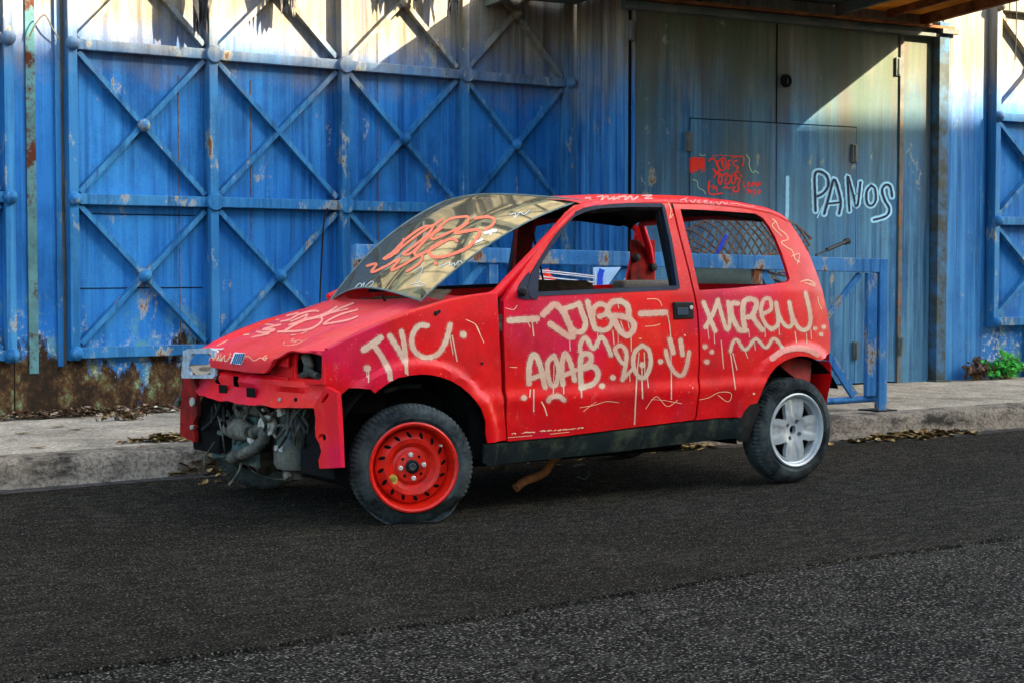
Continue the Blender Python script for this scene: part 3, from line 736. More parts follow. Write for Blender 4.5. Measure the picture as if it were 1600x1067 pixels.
# fender tops: close the strip between hood edge and fender side
for sg in (-1, 1):
    b = MB(); xs_ = np.linspace(-.405, .40, 30)
    edge = []
    topz = sorted([(x, z-(.078 if sg > 0 else 0)) for x, z in FO[:7]])
    for x in xs_:
        ze = lin(x, topz); ye = H(x, ze)
        b.v += [(x, sg*.619, zh(max(x, xf(.62)+.01), sg*.62)-.006), (x, sg*(.619+ye)/2, max(ze, zh(max(x, xf(.62)+.01), sg*.62)-.006)+.004), (x, sg*(ye-.004), ze+.003), (x, sg*(ye+.001), ze-.004)]
    for i in range(len(xs_)-1):
        for k in range(3):
            f = (4*i+k, 4*i+k+1, 4*i+k+5, 4*i+k+4); b.f.append(f if sg < 0 else f[::-1]); b.mi.append(0)
    b.build('fender_top', M_red, car, smooth=60)
# cowl and scuttle
b = MB()
YC = np.linspace(-.66, .66, 25)
for y in YC:
    x0 = xc(min(abs(y), .62))+.004; z0 = zh(x0, min(abs(y), .62)*(1 if y > 0 else -1)) - .01
    b.v += [(x0-.002, y, z0-.006), (x0+.05, y, z0-.03), (x0+.09, y, z0-.012), (x0+.11, y, z0+.004), (x0+.13, y, z0-.03)]
for i in range(len(YC)-1):
    for k in range(4): b.f.append((5*i+k, 5*i+k+5, 5*i+k+6, 5*i+k+1)); b.mi.append(0)
b.build('scuttle', M_black, car, smooth=50)
MB().box((.48, -.56, .80), (.74, .56, .925)).build('dashboard', M_seat, car, bevel=.03)
sb0, sb1 = at(832, 462, 1, .1), at(899, 438, 1, .1)
MB().box((sb0.x, -.08, .5), (sb1.x, .28, sb1.z)).build('seat_back', M_seat, car, bevel=.04)
MB().box((.42, -.62, .30), (.47, .62, .88)).build('bulkhead', M_under, car)

# --- tailgate and rear
RE = sorted([(x+.004, z) for x, z in QO[5:13]], key=lambda q: -q[1]); RE += [(RE[-1][0]-.02, .5), (RE[-1][0]-.04, .38)]
def rear(name, zlo, zhi, mt, ymax=.585, bow=.025, hole=None):
    b = MB(); zz = np.linspace(zhi, zlo, 16); yy = np.linspace(-ymax, ymax, 21)
    for z in zz:
        x0 = float(np.interp(z, [p[1] for p in RE[::-1]], [p[0] for p in RE[::-1]]))
        hw = H(x0, z)-.006
        for y in yy: 
            t = y/ymax; b.v.append((x0+bow*(1-t*t)**.8 if abs(t) < 1 else x0, t*hw, z))
    for i in range(15):
        for k in range(20): b.f.append((i*21+k, (i+1)*21+k, (i+1)*21+k+1, i*21+k+1)); b.mi.append(0)
    return b.build(name, mt, car, smooth=60)
rear('tailgate', .60, .98, M_red)
rear('rear_valance', .38, .596, M_red)
b = MB()
for sg in (-1, 1):
    b.tube([(float(np.interp(z, [q[1] for q in RE[::-1]], [q[0] for q in RE[::-1]]))-.02, sg*(H(2.3, z)-.05), z) for z in (.97, 1.08, 1.18, 1.26, 1.31)], .02, 8)
b.tube([(RE[0][0]-.03, -.52, 1.315), (RE[0][0]-.0, 0, 1.34), (RE[0][0]-.03, .52, 1.315)], .02, 8)
b.build('rear_window_frame', M_red, car, smooth=60)
m = MB(); a0 = at(1275, 399, 1, -.25); a1 = at(1322, 378, 1, -.15); m.tube([a0, a1], .006, 8); m.tube([a0.lerp(a1, .35)+Vector((0, 0, .002)), a1], .011, 8)
m.tube([a1+Vector((-.01, 0, -.003)), a1+Vector((.02, 0, .004))], .017, 8); m.build('rear_wiper', M_black, car, smooth=50)

# --- shell floor, wheel wells
MB().box((.42, -.63, .24), (2.0, .63, .28)).build('floor', M_under, car)
MB().box((1.9, -.52, .30), (2.45, .52, .50)).build('boot_floor', M_under, car)
MB().box((-.36, -.40, .50), (-.10, .40, .56)).build('engine_shade', M_under, car)
for cx, cz, r0, y0, y1 in ((FW[0], .262, .375, .69, .40), (2.2, .268, .375, .68, .38)):
    for sg in (-1, 1):
        b = MB(); N_ = 28; aa = [R((30 if cx > 1 else -8)+(158 if cx > 1 else 196)*i/N_) for i in range(N_+1)]
        for a in aa:
            x, z = cx+r0*math.cos(a), cz+r0*math.sin(a)
            b.v += [(x, sg*y0, z), (x, sg*y1, z), (cx, sg*y1, cz+.1)]
        for i in range(N_):
            for k in range(2):
                f = (3*i+k, 3*i+k+1, 3*i+k+4, 3*i+k+3); b.f.append(f if sg > 0 else f[::-1]); b.mi.append(0)
        b.build('wheel_well', M_under, car, smooth=50)
# rear inner arch flange (red) and mudguard
side_panel('arch_flange', S_([(1228, 566), (1250, 559), (1268, 561), (1280, 566), (1279, 580), (1274, 604), (1262, 603), (1250, 588), (1236, 577)]), [], M_inner, car, off=-.05)
side_panel('mud_flap', S_([(1158, 654), (1166, 640), (1175, 632), (1188, 629), (1190, 640), (1180, 662), (1172, 690), (1160, 690), (1154, 684)]), [], M_black, car, off=-.012)
# splayed bracket in the front arch
m = MB(); m.tube([at(600, 611, 1, -.62), at(630, 603, 1, -.60), at(657, 603, 1, -.60)], .010, 8); m.build('liner_remnant', M_sill, car, smooth=50)
MB().box(tuple(at(528, 625, 1, -.52)-Vector((0, 0, .06))), tuple(at(590, 610, 1, -.46)+Vector((0, .03, 0)))).build('chassis_rail', M_under, car)
m = MB(); m.tube([at(738, 643, 1, -.6), at(744, 660, 1, -.6)], .012, 8); m.build('bolt', M_engine, car, smooth=50)

# --- wheels
def tyre_prof(Ro, Ri, w_):
    return [(Ri, w_*.78), (Ri+.004, w_*.92), (Ri+.022, w_*1.02), (Ro*.78, w_*1.06), (Ro*.86, w_*1.02), (Ro*.93, w_*.90), (Ro*.97, w_*.74), (Ro*.99, w_*.6), (Ro, w_*.56), (Ro, w_*.30), (Ro*.978, w_*.28), (Ro*.978, w_*.22), (Ro, w_*.20)]
def make_wheel(center, sg, steer, kind, flat=0, label=None):
    """outer face looks along -y for sg=-1; half width about .07"""
    Ro, Ri, hw = .261, .178, .074
    piv = Vector(center)
    # local frame: face plane at h = hw (towards viewer), hub centre at piv on the face
    M = Matrix.Translation(piv) @ Matrix.Rotation(steer + (math.pi if sg > 0 else 0), 4, 'Z') @ Matrix.Translation((0, hw*.9, 0))
    p = tyre_prof(Ro, Ri, hw); prof = p + [(r, -h) for r, h in p[::-1]]
    nn = 228; L_ = len(p)
    def rf(k, i, r, h):
        j = i if i < L_ else 2*L_-1-i
        if 5 <= j <= 9 and k % 3 == 0: r -= .0055 if j != 5 else .002
        if 10 <= j <= 11 and k % 12 == 0: r -= .002
        return r, h
    b = MB(); b.lathe(prof, nn, M, rf=rf, closed=True)
    if flat or True:
        for i, v in enumerate(b.v):
            x, y, z = v; lim = .004 if flat else .001
            zt = .055 if flat else .0
            if z < .11 and flat:
                d = (.11-z)/.11; pc = M.inverted() @ Vector(v); s_ = 1 if pc.y < 0 else -1
                bul = -.058*max(0, min(1, d*1.5))*(1-0)*s_
                q = M.to_3x3() @ Vector((0, -1, 0)); rr = math.hypot(pc.x, pc.z)
                if rr > Ri+.01 and z > -.09: x += q.x*bul; y += q.y*bul
            b.v[i] = (x, y, max(z, lim + .0006*random.random()))
    wr = b.build('wheel', M_rubber, car, smooth=38)
    if kind == 'steel':
        r1 = Ri+.006
        pr = [(r1, hw*.80), (r1+.006, hw*1.0), (r1-.001, hw*1.06), (r1-.010, hw*1.0), (r1-.014, hw*.75), (r1-.018, hw*.20), (r1-.026, hw*.02), (r1-.031, hw*.28), (r1-.038, hw*.36), (.128, hw*.52), (.118, hw*.60), (.100, hw*.56), (.090, hw*.42), (.080, hw*.30), (.070, hw*.34), (.066, hw*.40), (.040, hw*.42), (.034, hw*.44), (.0001, hw*.44)]
        m = MB(); m.lathe(pr, 96, M); rim = m.build('rim', M_steelred, wr, smooth=35)
        m = MB()
        for k in range(16):    # vent slots: dark recessed ovals proud of the dish by a hair
            a = 2*math.pi*k/16+.1; c = Vector((.134*math.cos(a), 0, .134*math.sin(a)))
            er = Vector((math.cos(a), 0, math.sin(a))); et = Vector((-math.sin(a), 0, math.cos(a))); tilt = er*math.cos(.55)+et*math.sin(.55); tt = -er*math.sin(.55)+et*math.cos(.55)
            ring_ = [c + tilt*.0145*math.cos(t)+tt*.0072*math.sin(t) for t in np.linspace(0, 2*math.pi, 16, endpoint=False)]
            n0 = len(m.v)
            for q in ring_+[c]:
                rr = math.hypot(q.x, q.z); h = float(np.interp(rr, [.118, .128, r1-.038, r1-.031], [hw*.60, hw*.52, hw*.36, hw*.34]))+(.0018 if q is not c else .004)
                m.v.append(tuple(M @ Vector((q.x, -h, q.z))))
            for q in range(16): m.f.append((n0+16, n0+(q+1) % 16, n0+q)); m.mi.append(0)
        m.build('vent_slots', M_dark, rim)
        m = MB(); m.lathe([(.029, hw*.44), (.029, hw*.60), (.022, hw*.64), (.020, hw*.5), (.0001, hw*.5)], 32, M); cap = m.build('hub_cap', M_black, rim, smooth=35)
        m = MB(); m.lathe([(.0165, hw*.5), (.0165, hw*.66), (.012, hw*.7), (.010, hw*.62), (.0001, hw*.62)], 24, M); m.build('hub_nut', M_engine2, rim, smooth=35)
        for k in range(4):
            a = math.pi/2*k+math.pi/2+.12; Mk = M @ Matrix.Translation((.050*math.cos(a), 0, .050*math.sin(a)))
            m = MB(); m.lathe([(.0105, hw*.40), (.0105, hw*.56), (.007, hw*.60), (.0001, hw*.60)], 12, Mk); m.build('bolt', M_bolt, rim, smooth=40)
            a += .78; Mk = M @ Matrix.Translation((.050*math.cos(a), 0, .050*math.sin(a)))
            m = MB(); m.lathe([(.006, hw*.40), (.006, hw*.435), (.0001, hw*.435)], 10, Mk); m.build('bolt_hole', M_dark, rim)
        Mk = M @ Matrix.Translation((-.083, 0, -.052)); m = MB(); m.lathe([(.021, hw*.40), (.021, hw*.575), (.0001, hw*.575)], 24, Mk); st = m.build('sticker', M_sticker, rim)
        m = MB(); m.tube([M @ Vector((.118, -hw*.3, .083)), M @ Vector((.122, -hw*.75, .086))], .005, 8); m.build('valve', M_bolt, rim)
        # BD on the sticker
        m = MB()
        for L2 in ([(-.010, -.008), (-.010, .008), (-.003, .007), (-.003, .001), (-.010, 0), (-.002, -.002), (-.003, -.008), (-.010, -.008)], [(.002, -.008), (.002, .008), (.008, .006), (.010, 0), (.008, -.006), (.002, -.008)]):
            m.tube([Mk @ Vector((x, -hw*.58, z)) for x, z in L2], .0011, 5)
        m.build('sticker_letters', M_ink, rim)
    else:
        r1 = Ri+.002
        m = MB(); m.lathe([(r1, hw*.8), (r1+.004, hw*1.0), (r1-.002, hw*1.05), (r1-.011, hw*.98), (r1-.014, hw*.80), (r1-.022, hw*.72), (r1-.024, hw*.3), (r1-.024, -hw*.8), (r1-.03, -hw*.8), (r1-.03, hw*.3), (r1-.028, hw*.72)], 96, M); rim = m.build('rim', M_alloy, wr, smooth=35)
        m = MB(); m.lathe([(r1-.026, hw*.22), (.05, hw*.22), (.0001, hw*.22)], 48, M); m.build('brake_shadow', M_dark, rim)
        # face: disc with four corner windows, shaped spokes
        RR = r1-.022
        def wh(x, z): # height of the face
            r = math.hypot(x, z); a = math.atan2(z, x)
            h = hw*(.62 + .18*sm(.02, .09, r) - .02)
            k = abs(((a+math.pi/4) % (math.pi/2))-math.pi/4)  # 0 on the spoke axis
            h -= .004*sm(.24, .16, k)*sm(.05, .08, r)         # recessed broad flute along the spoke
            return h
        wins = []
        for k in range(4):
            a = math.pi/4+math.pi/2*k+.04; P2 = []
            for da, rr in ((-.36, .149), (-.18, .151), (0, .151), (.18, .151), (.34, .149), (.20, .115), (.07, .080), (-.07, .082), (-.22, .112)):
                P2.append((rr*math.cos(a+da), rr*math.sin(a+da)))
            wins.append(P2)
        O_ = [(RR*math.cos(t), RR*math.sin(t)) for t in np.linspace(0, 2*math.pi, 72, endpoint=False)]
        holes = [dens(w2, .01) for w2 in wins]
        for k in range(4):
            a = math.pi/4+math.pi/2*k+.25; c = (.047*math.cos(a), .047*math.sin(a)); holes.append([(c[0]+.0115*math.cos(t), c[1]+.0115*math.sin(t)) for t in np.linspace(0, 2*math.pi, 14, endpoint=False)])
        holes.append([(.021*math.cos(t), .021*math.sin(t)) for t in np.linspace(0, 2*math.pi, 20, endpoint=False)])
        vs_ = list(O_); es_ = [(i, (i+1) % len(O_)) for i in range(len(O_))]
        for h_ in holes:
            n0 = len(vs_); vs_ += h_; es_ += [(n0+i, n0+(i+1) % len(h_)) for i in range(len(h_))]
        Bv = np.array(vs_)
        for x in np.arange(-RR, RR, .008):
            for z in np.arange(-RR, RR, .008):
                if math.hypot(x, z) < RR-.005 and not any(poly_in((x, z), h_) for h_ in holes) and np.min(np.hypot(Bv[:, 0]-x, Bv[:, 1]-z)) > .004: vs_.append((x, z))
        V, E_, F_, *_ = delaunay_2d_cdt([Vector(v) for v in vs_], es_, [], 0, 1e-7)
        V = [(v.x, v.y) for v in V]; fs = []
        for f in F_:
            c = (sum(V[i][0] for i in f)/3, sum(V[i][1] for i in f)/3)
            if math.hypot(*c) < RR and not any(poly_in(c, h_) for h_ in holes):
                a_, b_, d_ = [V[i] for i in f]
                if (b_[0]-a_[0])*(d_[1]-a_[1])-(b_[1]-a_[1])*(d_[0]-a_[0]) < 0: f = f[::-1]
                fs.append(tuple(f))
        n0 = len(V); v3 = [M @ Vector((x, -wh(x, z), z)) for x, z in V] + [M @ Vector((x, -wh(x, z)+.022, z)) for x, z in V]
        cn_ = {(f[i], f[(i+1) % 3]) for f in fs for i in range(3)}
        F3 = fs + [tuple(i+n0 for i in f[::-1]) for f in fs] + [(c, a, a+n0, c+n0) for a, c in cn_ if (c, a) not in cn_]
        MB().add(v3, F3).build('spoke_face', M_alloy, rim, smooth=28)
    return wr
FWH = make_wheel((-.042, -.735, .240), -1, -R(20), 'steel', flat=1)
make_wheel((2.2, -.705, .266), -1, 0, 'alloy')
make_wheel((-.02, .71, .262), 1, -R(20), 'steel')
make_wheel((2.2, .71, .265), 1, 0, 'alloy')
for sx, z in ((-.02, .25), (2.2, .27)):
    m = MB(); m.tube([(sx, -.60, z), (sx, .60, z)], .03, 10); m.build('axle', M_under, car, smooth=50)

# --- front end
def fz(y): return xf(y)
b = MB(); YP = np.linspace(-.655, .655, 70)
def low(y): return .484 + .012*(abs(y)/.65)**2 + .002*math.sin(y*40) + .003*math.sin(y*23+1)
PR = lambda y: [(xf(y)+.055, .612), (xf(y)+.03, .606), (xf(y)+.018, .596), (xf(y)+.012+.006*math.sin(y*19), .575), (xf(y)+.02, .55), (xf(y)+.006, .520), (xf(y)-.012, low(y)+.006), (xf(y)-.016, low(y)), (xf(y)+.02, low(y)-.006)]
HOLE = [(.235, .262, .556, .584), (.045, .083, .548, .582)]
b = MB(); n9 = 9
for y in YP: b.v += [(x, y, z) for x, z in PR(y)]
for i in range(len(YP)-1):
    for k in range(n9-1):
        yc = (YP[i]+YP[i+1])/2; zc = (PR(yc)[k][1]+PR(yc)[k+1][1])/2
        if any(a < yc < c for a, c in ((.20, .25), (.0, .05))) and k in (2, 3): continue
        b.f.append((i*n9+k, i*n9+k+1, (i+1)*n9+k+1, (i+1)*n9+k)); b.mi.append(0)
XM = b.build('front_crossmember', M_red, car, smooth=40)
# upper tie panel under the hood lip, with slots
b = MB()
for y0, y1 in ((-.40, -.27), (-.09, .05), (.21, .34)):
    b.box((xf((y0+y1)/2)+.052, y0, .60), (xf((y0+y1)/2)+.058, y1, .66))
b.box((-.45, -.40, .655), (-.444, .40, .70)); b.box((-.45, -.40, .595), (-.444, .40, .612))
b.build('slam_panel', M_red, car)
MB().box((-.40, -.62, .30), (-.388, .62, .70)).build('engine_bay_shade', M_dark, car) if False else None
# lamp surround on the near side: red cheek with square opening
cheek = [(457, 547), (505, 548), (506, 575), (507, 600), (470, 601), (452, 597), (430, 594), (417, 590), (425, 578), (440, 556)]
ch = [(463, 550), (500, 549.5), (503, 556), (502.5, 590), (498, 593), (464, 592), (461.5, 575)]
def front_plate(name, outer, holes, xfun, mt, thick=.006, parent=None):
    P = [at(px, py, 0, xfun) if not callable(xfun) else None for px, py in outer]
    O = [(p.y, p.z) for p in P]; HS = [[(at(a, c, 0, xfun).y, at(a, c, 0, xfun).z) for a, c in h] for h in holes]
    vs = list(O); es = [(i, (i+1) % len(O)) for i in range(len(O))]
    for h in HS:
        n = len(vs); vs += h; es += [(n+i, n+(i+1) % len(h)) for i in range(len(h))]
    V, E, F, *_ = delaunay_2d_cdt([Vector(v) for v in vs], es, [], 0, 1e-6); V = [(v.x, v.y) for v in V]; fs = []
    for f in F:
        c = (sum(V[i][0] for i in f)/3, sum(V[i][1] for i in f)/3)
        if poly_in(c, O) and not any(poly_in(c, h) for h in HS):
            a, b_, d = [V[i] for i in f]
            if (b_[0]-a[0])*(d[1]-a[1])-(b_[1]-a[1])*(d[0]-a[0]) > 0: f = f[::-1]
            fs.append(tuple(f))
    n = len(V); v3 = [(xfun, y, z) for y, z in V]+[(xfun+thick, y, z) for y, z in V]
    cn_ = {(f[i], f[(i+1) % 3]) for f in fs for i in range(3)}
    F3 = fs+[tuple(i+n for i in f[::-1]) for f in fs]+[(c, a, a+n, c+n) for a, c in cn_ if (c, a) not in cn_]
    return MB().add(v3, F3).build(name, mt, parent or car)
front_plate('lamp_surround', cheek, [ch], -.425, M_red, .01)
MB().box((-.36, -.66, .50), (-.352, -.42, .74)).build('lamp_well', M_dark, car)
m = MB(); m.tube([at(478, 556, 0, -.39), at(483, 570, 0, -.39), at(480, 588, 0, -.39)], .022, 10); m.tube([at(470, 588, 0, -.40), at(485, 582, 0, -.40), at(497, 588, 0, -.4)], .016, 10); m.build('lamp_wiring', M_hose, car, smooth=50)
# legs
leg_px = [(490, 634), (500, 618), (507, 604), (514, 606), (526, 613), (528, 640), (530, 677), (531, 705), (532, 730), (515, 731), (499, 731.6), (497.5, 719), (502, 705), (499, 693), (493, 682), (492, 668), (493, 654)]
hole = [(503.5+6*math.cos(t), 683+6.4*math.sin(t)) for t in np.linspace(0, 2*math.pi, 16, endpoint=False)]
slot = [(501, 627), (511, 614), (513.5, 614), (513, 622), (509, 627), (504, 629.5)]
LG = front_plate('front_leg', leg_px, [hole, slot], -.432, M_red, .02)
for sgx in (1,):   # far leg, mirrored in shape
    P = [(p[0], p[1]) for p in leg_px]
    b = MB(); pts = [(-.432, -at(px, py, 0, -.432).y*.93, at(px, py, 0, -.432).z) for px, py in leg_px]
    n = len(pts); b.add(pts+[(x+.02, y, z) for x, y, z in pts], [tuple(range(n)), tuple(range(2*n-1, n-1, -1))]+[((i+1) % n, i, i+n, (i+1) % n+n) for i in range(n)])
    b.build('front_leg', M_inner, car)
b = MB(); 
b.box((-.43, -.66, .24), (-.30, -.652, .56)); b.box((-.43, .652-.13, .24), (-.20, .66-.13, .56))

def disc(name, px, py, x, r, mt, t=.02, tilt=None, parent=None, n=24):
    c = at(px, py, 0, x); Mr = Matrix.Translation(c) @ Matrix.Rotation(-math.pi/2 if tilt is None else tilt, 4, 'Z')
    m = MB(); m.lathe([(r*.9, -t), (r, -t*.6), (r, t*.5), (r*.94, t), (r*.72, t*.95), (r*.70, t*.7), (r*.42, t*.75), (r*.40, t*1.1), (.0001, t*1.15)], n, Mr); return m.build(name, mt, parent or car, smooth=35)
disc('fog_lamp_disc', 300.5, 627.5, -.45, .021, M_horn, .006)
disc('leg_bolt', 301, 667, -.445, .011, M_horn, .01); disc('leg_bolt', 306, 666, -.445, .007, M_inner, .01)
disc('leg_bolt', 437, 624, -.475, .008, M_horn, .004); disc('crossmember_hole', 462, 624, -.475, .008, M_dark, .004)
disc('crossmember_hole', 363, 611, -.488, .013, M_engine, .005)
for px, py, w_, h_ in ((347.5, 607, 6, 6), (391, 612.5, 6.5, 7)):
    q = front_plate('crossmember_hole', [(px-w_, py-h_-.6), (px+w_, py-h_+.4), (px+w_+.5, py+h_+.8), (px-w_+.6, py+h_)], [], -.501, M_dark, .003)
# far headlamp hanging loose
lc = at(315, 567, 0, -.50)
hl = front_plate('headlamp', [(288, 549), (294, 546), (326, 544.5), (332, 549), (334, 560), (334, 586), (331, 590), (286, 589), (284, 583), (287, 562)], [], -.485, M_lampbody, .09)
front_plate('lamp_rim', [(286, 548), (294, 545), (328, 543.5), (335, 548), (336, 587), (333, 591), (284, 590.5), (283, 586), (300, 586), (329, 585), (330, 552), (298, 552), (295, 580), (299, 586), (283, 586)], [], -.495, M_lampbody, .012, hl)
b = MB(); N1 = 12
c0 = [at(297, 552, 0, -.492), at(331, 551, 0, -.492), at(331, 586, 0, -.492), at(297, 585, 0, -.492)]
for i in range(N1+1):
    for j in range(N1+1):
        u, v = i/N1, j/N1; p = c0[0].lerp(c0[1], u).lerp(c0[3].lerp(c0[2], u), v); d = (1-(2*u-1)**2)*(1-(2*v-1)**2)
        b.v.append((p.x-.012*d+.004*math.sin(v*9), p.y, p.z))
for i in range(N1):
    for j in range(N1): b.f.append((i*(N1+1)+j, (i+1)*(N1+1)+j, (i+1)*(N1+1)+j+1, i*(N1+1)+j+1)); b.mi.append(0)
b.build('lamp_reflector', M_chrome, hl, smooth=80)
m = MB(); m.tube([at(286, 591, 0, -.48), at(284, 605, 0, -.48), at(281, 622, 0, -.48)], .0035, 6); m.tube([at(281, 622, 0, -.48), at(277, 632, 0, -.48)], [.012, .016], 8); m.build('dangling_bulb', M_hose, hl, smooth=50)
# badge
hit = at(370, 561, 0, -.515)
bd = front_plate('badge', [(366, 550.5), (382, 552), (375.5, 569.5), (359.5, 567.5)], [], -.520, mat('badge white', (.75, .78, .78), .3), .008)
for k in range(5):
    u = k*3.1; front_plate('badge_bar', [(367.6+u, 552), (369.4+u, 552.2), (363+u, 568.2), (361.2+u, 568)], [], -.5222, mat('badge blue', (.02, .12, .25), .3), .002, bd)

# --- engine bay contents seen below the crossmember
def blk(name, x0px, y0px, x1px, y1px, x, depth, mt, bev=.012):
    a = at(x0px, y1px, 0, x); c = at(x1px, y0px, 0, x)
    return MB().box((x, min(a.y, c.y), min(a.z, c.z)), (x+depth, max(a.y, c.y), max(a.z, c.z))).build(name, mt, car, bevel=bev)
blk('radiator_panel', 331, 652, 400, 714, -.33, .02, simple('teal panel', (.05, .095, .095), .4, 9, .6, second=(.12, .15, .13)), .002)
m = MB(); m.box(tuple(at(322, 716, 0, -.33)+Vector((0, -.0, -.004))), tuple(at(322, 716, 0, -.33)+Vector((.2, -.0, -.001))))
a = at(325, 716, 0, -.36); c = at(372, 714, 0, -.36); m = MB(); m.add([(-.36, a.y, a.z), (-.36, c.y, c.z), (-.15, c.y, c.z+.02), (-.15, a.y, a.z+.02)], [(0, 1, 2, 3)]); m.build('undertray', M_engine2, car)
m = MB(); m.tube(cr([at(396, 676, 0, -.40), at(408, 672, 0, -.41), at(413, 683, 0, -.41), at(403, 697, 0, -.41), at(388, 706, 0, -.41), at(366, 714, 0, -.38)], 6), .027, 14); m.build('coolant_hose', M_hose, car, smooth=50)
m = MB(); m.tube([at(371, 712.5, 0, -.38), at(363, 715, 0, -.38)], [.031, .031], 14); m.tube([at(366, 716, 0, -.385), at(363, 725, 0, -.385)], .008, 6); m.build('hose_clamp', M_engine, car, smooth=40)
m = MB(); m.tube(cr([at(377, 720, 0, -.36), at(375, 733, 0, -.37), at(368, 745, 0, -.39), at(359, 757, 0, -.40)], 5), .008, 8); m.build('drain_hose', M_hose, car, smooth=50)
m = MB(); m.tube(cr([at(346, 628, 0, -.42), at(340, 645, 0, -.42), at(330, 660, 0, -.43), at(317, 671, 0, -.44)], 5), .010, 8); m.build('cut_hose', M_black, car, smooth=50)
m = MB(); m.tube(cr([at(335, 690, 0, -.43), at(327, 703, 0, -.43), at(320, 716, 0, -.43), at(320, 737, 0, -.43)], 5), .005, 6); m.build('loose_cable', M_hose, car, smooth=50)
# water pump housing: lumpy casting
m = MB(); m.tube([at(362, 668, 0, -.36), at(376, 670, 0, -.38), at(392, 676, 0, -.38)], [.045, .055, .036], 14); m.tube([at(378, 655, 0, -.2), at(372, 672, 0, -.22)], [.03, .035], 10); m.tube([at(388, 660, 0, -.2), at(396, 668, 0, -.22)], .02, 10); m.build('pump_housing', M_engine, car, smooth=50)
m = MB(); m.tube(cr([at(358, 672, 0, -.26)+Vector((0, .05*math.cos(t), .055*math.sin(t))) for t in np.linspace(0, 2*math.pi, 14)], 2), .007, 6); m.build('belt', M_black, car, smooth=50)
m = MB(); m.tube([at(372, 636, 0, -.3), at(395, 640, 0, -.3), at(408, 645, 0, -.3)], [.03, .034, .02], 12); m.tube([at(352, 636, 0, -.35), at(360, 650, 0, -.35), at(366, 662, 0, -.35)], .007, 8); m.tube([at(362, 662, 0, -.36), at(383, 647, 0, -.36)], .009, 8); m.build('alternator', M_engine, car, smooth=50)
disc('horn', 418, 664, -.40, .046, M_horn, .012, tilt=R(-62)); disc('horn', 424, 661, -.36, .046, M_hose, .016, tilt=R(-62))
m = MB(); m.tube(cr([at(451, 667, 0, -.40), at(444, 671, 0, -.42), at(434, 683, 0, -.42), at(428, 677, 0, -.42), at(432, 666, 0, -.42), at(444, 664, 0, -.40), at(452, 671, 0, -.40)], 5), .007, 8); m.build('bracket_loop', M_hose, car, smooth=50)
# canister
m = MB(); Mc = Matrix.Translation(at(462, 700, 0, -.26)) @ Matrix.Rotation(R(90), 4, 'X') @ Matrix.Rotation(R(4), 4, 'Z')
ca = at(463, 735, 0, -.28); 
m = MB(); m.tube([(ca.x, ca.y, ca.z), (ca.x, ca.y, ca.z+.012), (ca.x, ca.y, ca.z+.035), (ca.x, ca.y, ca.z+.085), (ca.x, ca.y, ca.z+.088), (ca.x+.01, ca.y-.01, ca.z+.2), (ca.x+.02, ca.y-.02, ca.z+.31)], [.05, .085, .098, .098, .092, .088, .10], 16); m.build('filter_canister', M_engine2, car, smooth=35)
m = MB(); m.tube([at(415, 700, 0, -.14), at(416, 722, 0, -.14), at(420, 732, 0, -.14)], [.075, .075, .05], 16); m.tube([at(416, 700, 0, -.14), at(425, 640, 0, -.10)], [.07, .09], 14); m.build('gearbox', M_engine, car, smooth=40)
blk('tow_eye', 441, 735, 460, 745, -.30, .04, M_engine, .004); m = MB(); m.tube([at(449, 739, 0, -.32), at(452, 748, 0, -.32)], .022, 8); m.build('mount', M_engine, car, smooth=40)
m = MB(); m.tube([at(438, 640, 0, -.33), at(441, 655, 0, -.33), at(446, 680, 0, -.34), at(440, 700, 0, -.36)], .012, 8); m.tube([at(448, 636, 0, -.30), at(450, 665, 0, -.32)], .016, 8); m.build('pipe', M_engine, car, smooth=50)
blk('pipe_bracket', 428, 697, 440, 704, -.37, .01, M_horn, .003)
m = MB(); m.tube(cr([at(380, 722, 0, -.2), at(400, 738, 0, -.2), at(425, 747, 0, -.2), at(445, 748, 0, -.2)], 5), .003, 6); m.build('loose_cable', M_hose, car)
for k in range(30):
    p0 = (random.uniform(330, 480), random.uniform(625, 640)); p1 = (p0[0]+random.uniform(-25, 25), p0[1]+random.uniform(15, 45)); p2 = (p1[0]+random.uniform(-15, 15), p1[1]+random.uniform(5, 35))
    xx = random.uniform(-.40, -.25); m = MB(); m.tube(cr([at(*p0, 0, xx), at(*p1, 0, xx-.04), at(*p2, 0, xx)], 5), random.uniform(.003, .010), 7); m.build('wiring', random.choice([M_hose, M_black, M_engine]), car, smooth=50)
m = MB(); m.box((-.08, -.45, .10), (.30, .50, .50)); m.build('engine_block', M_under, car, bevel=.03)
for k in range(22):
    px, py = random.uniform(345, 440), random.uniform(632, 690); xx = random.uniform(-.40, -.30); q = at(px, py, 0, xx); s_ = random.uniform(.010, .028)
    m = MB(); Mk = Matrix.Translation(q) @ Matrix.Rotation(random.uniform(0, 3), 4, Vector((random.random(), random.random(), random.random()+.1)).normalized())
    if k % 2: m.box((-s_, -s_*.7, -s_*.5), (s_, s_*.7, s_*.5), 0, Mk)
    else: m.lathe([(s_, -s_*.6), (s_, s_*.4), (s_*.6, s_*.5), (s_*.55, s_*.9), (.0001, s_*.9)], 10, Mk)
    m.build('engine_fitting', random.choice([M_engine, M_engine2, M_engine, M_horn]), car, bevel=.003)
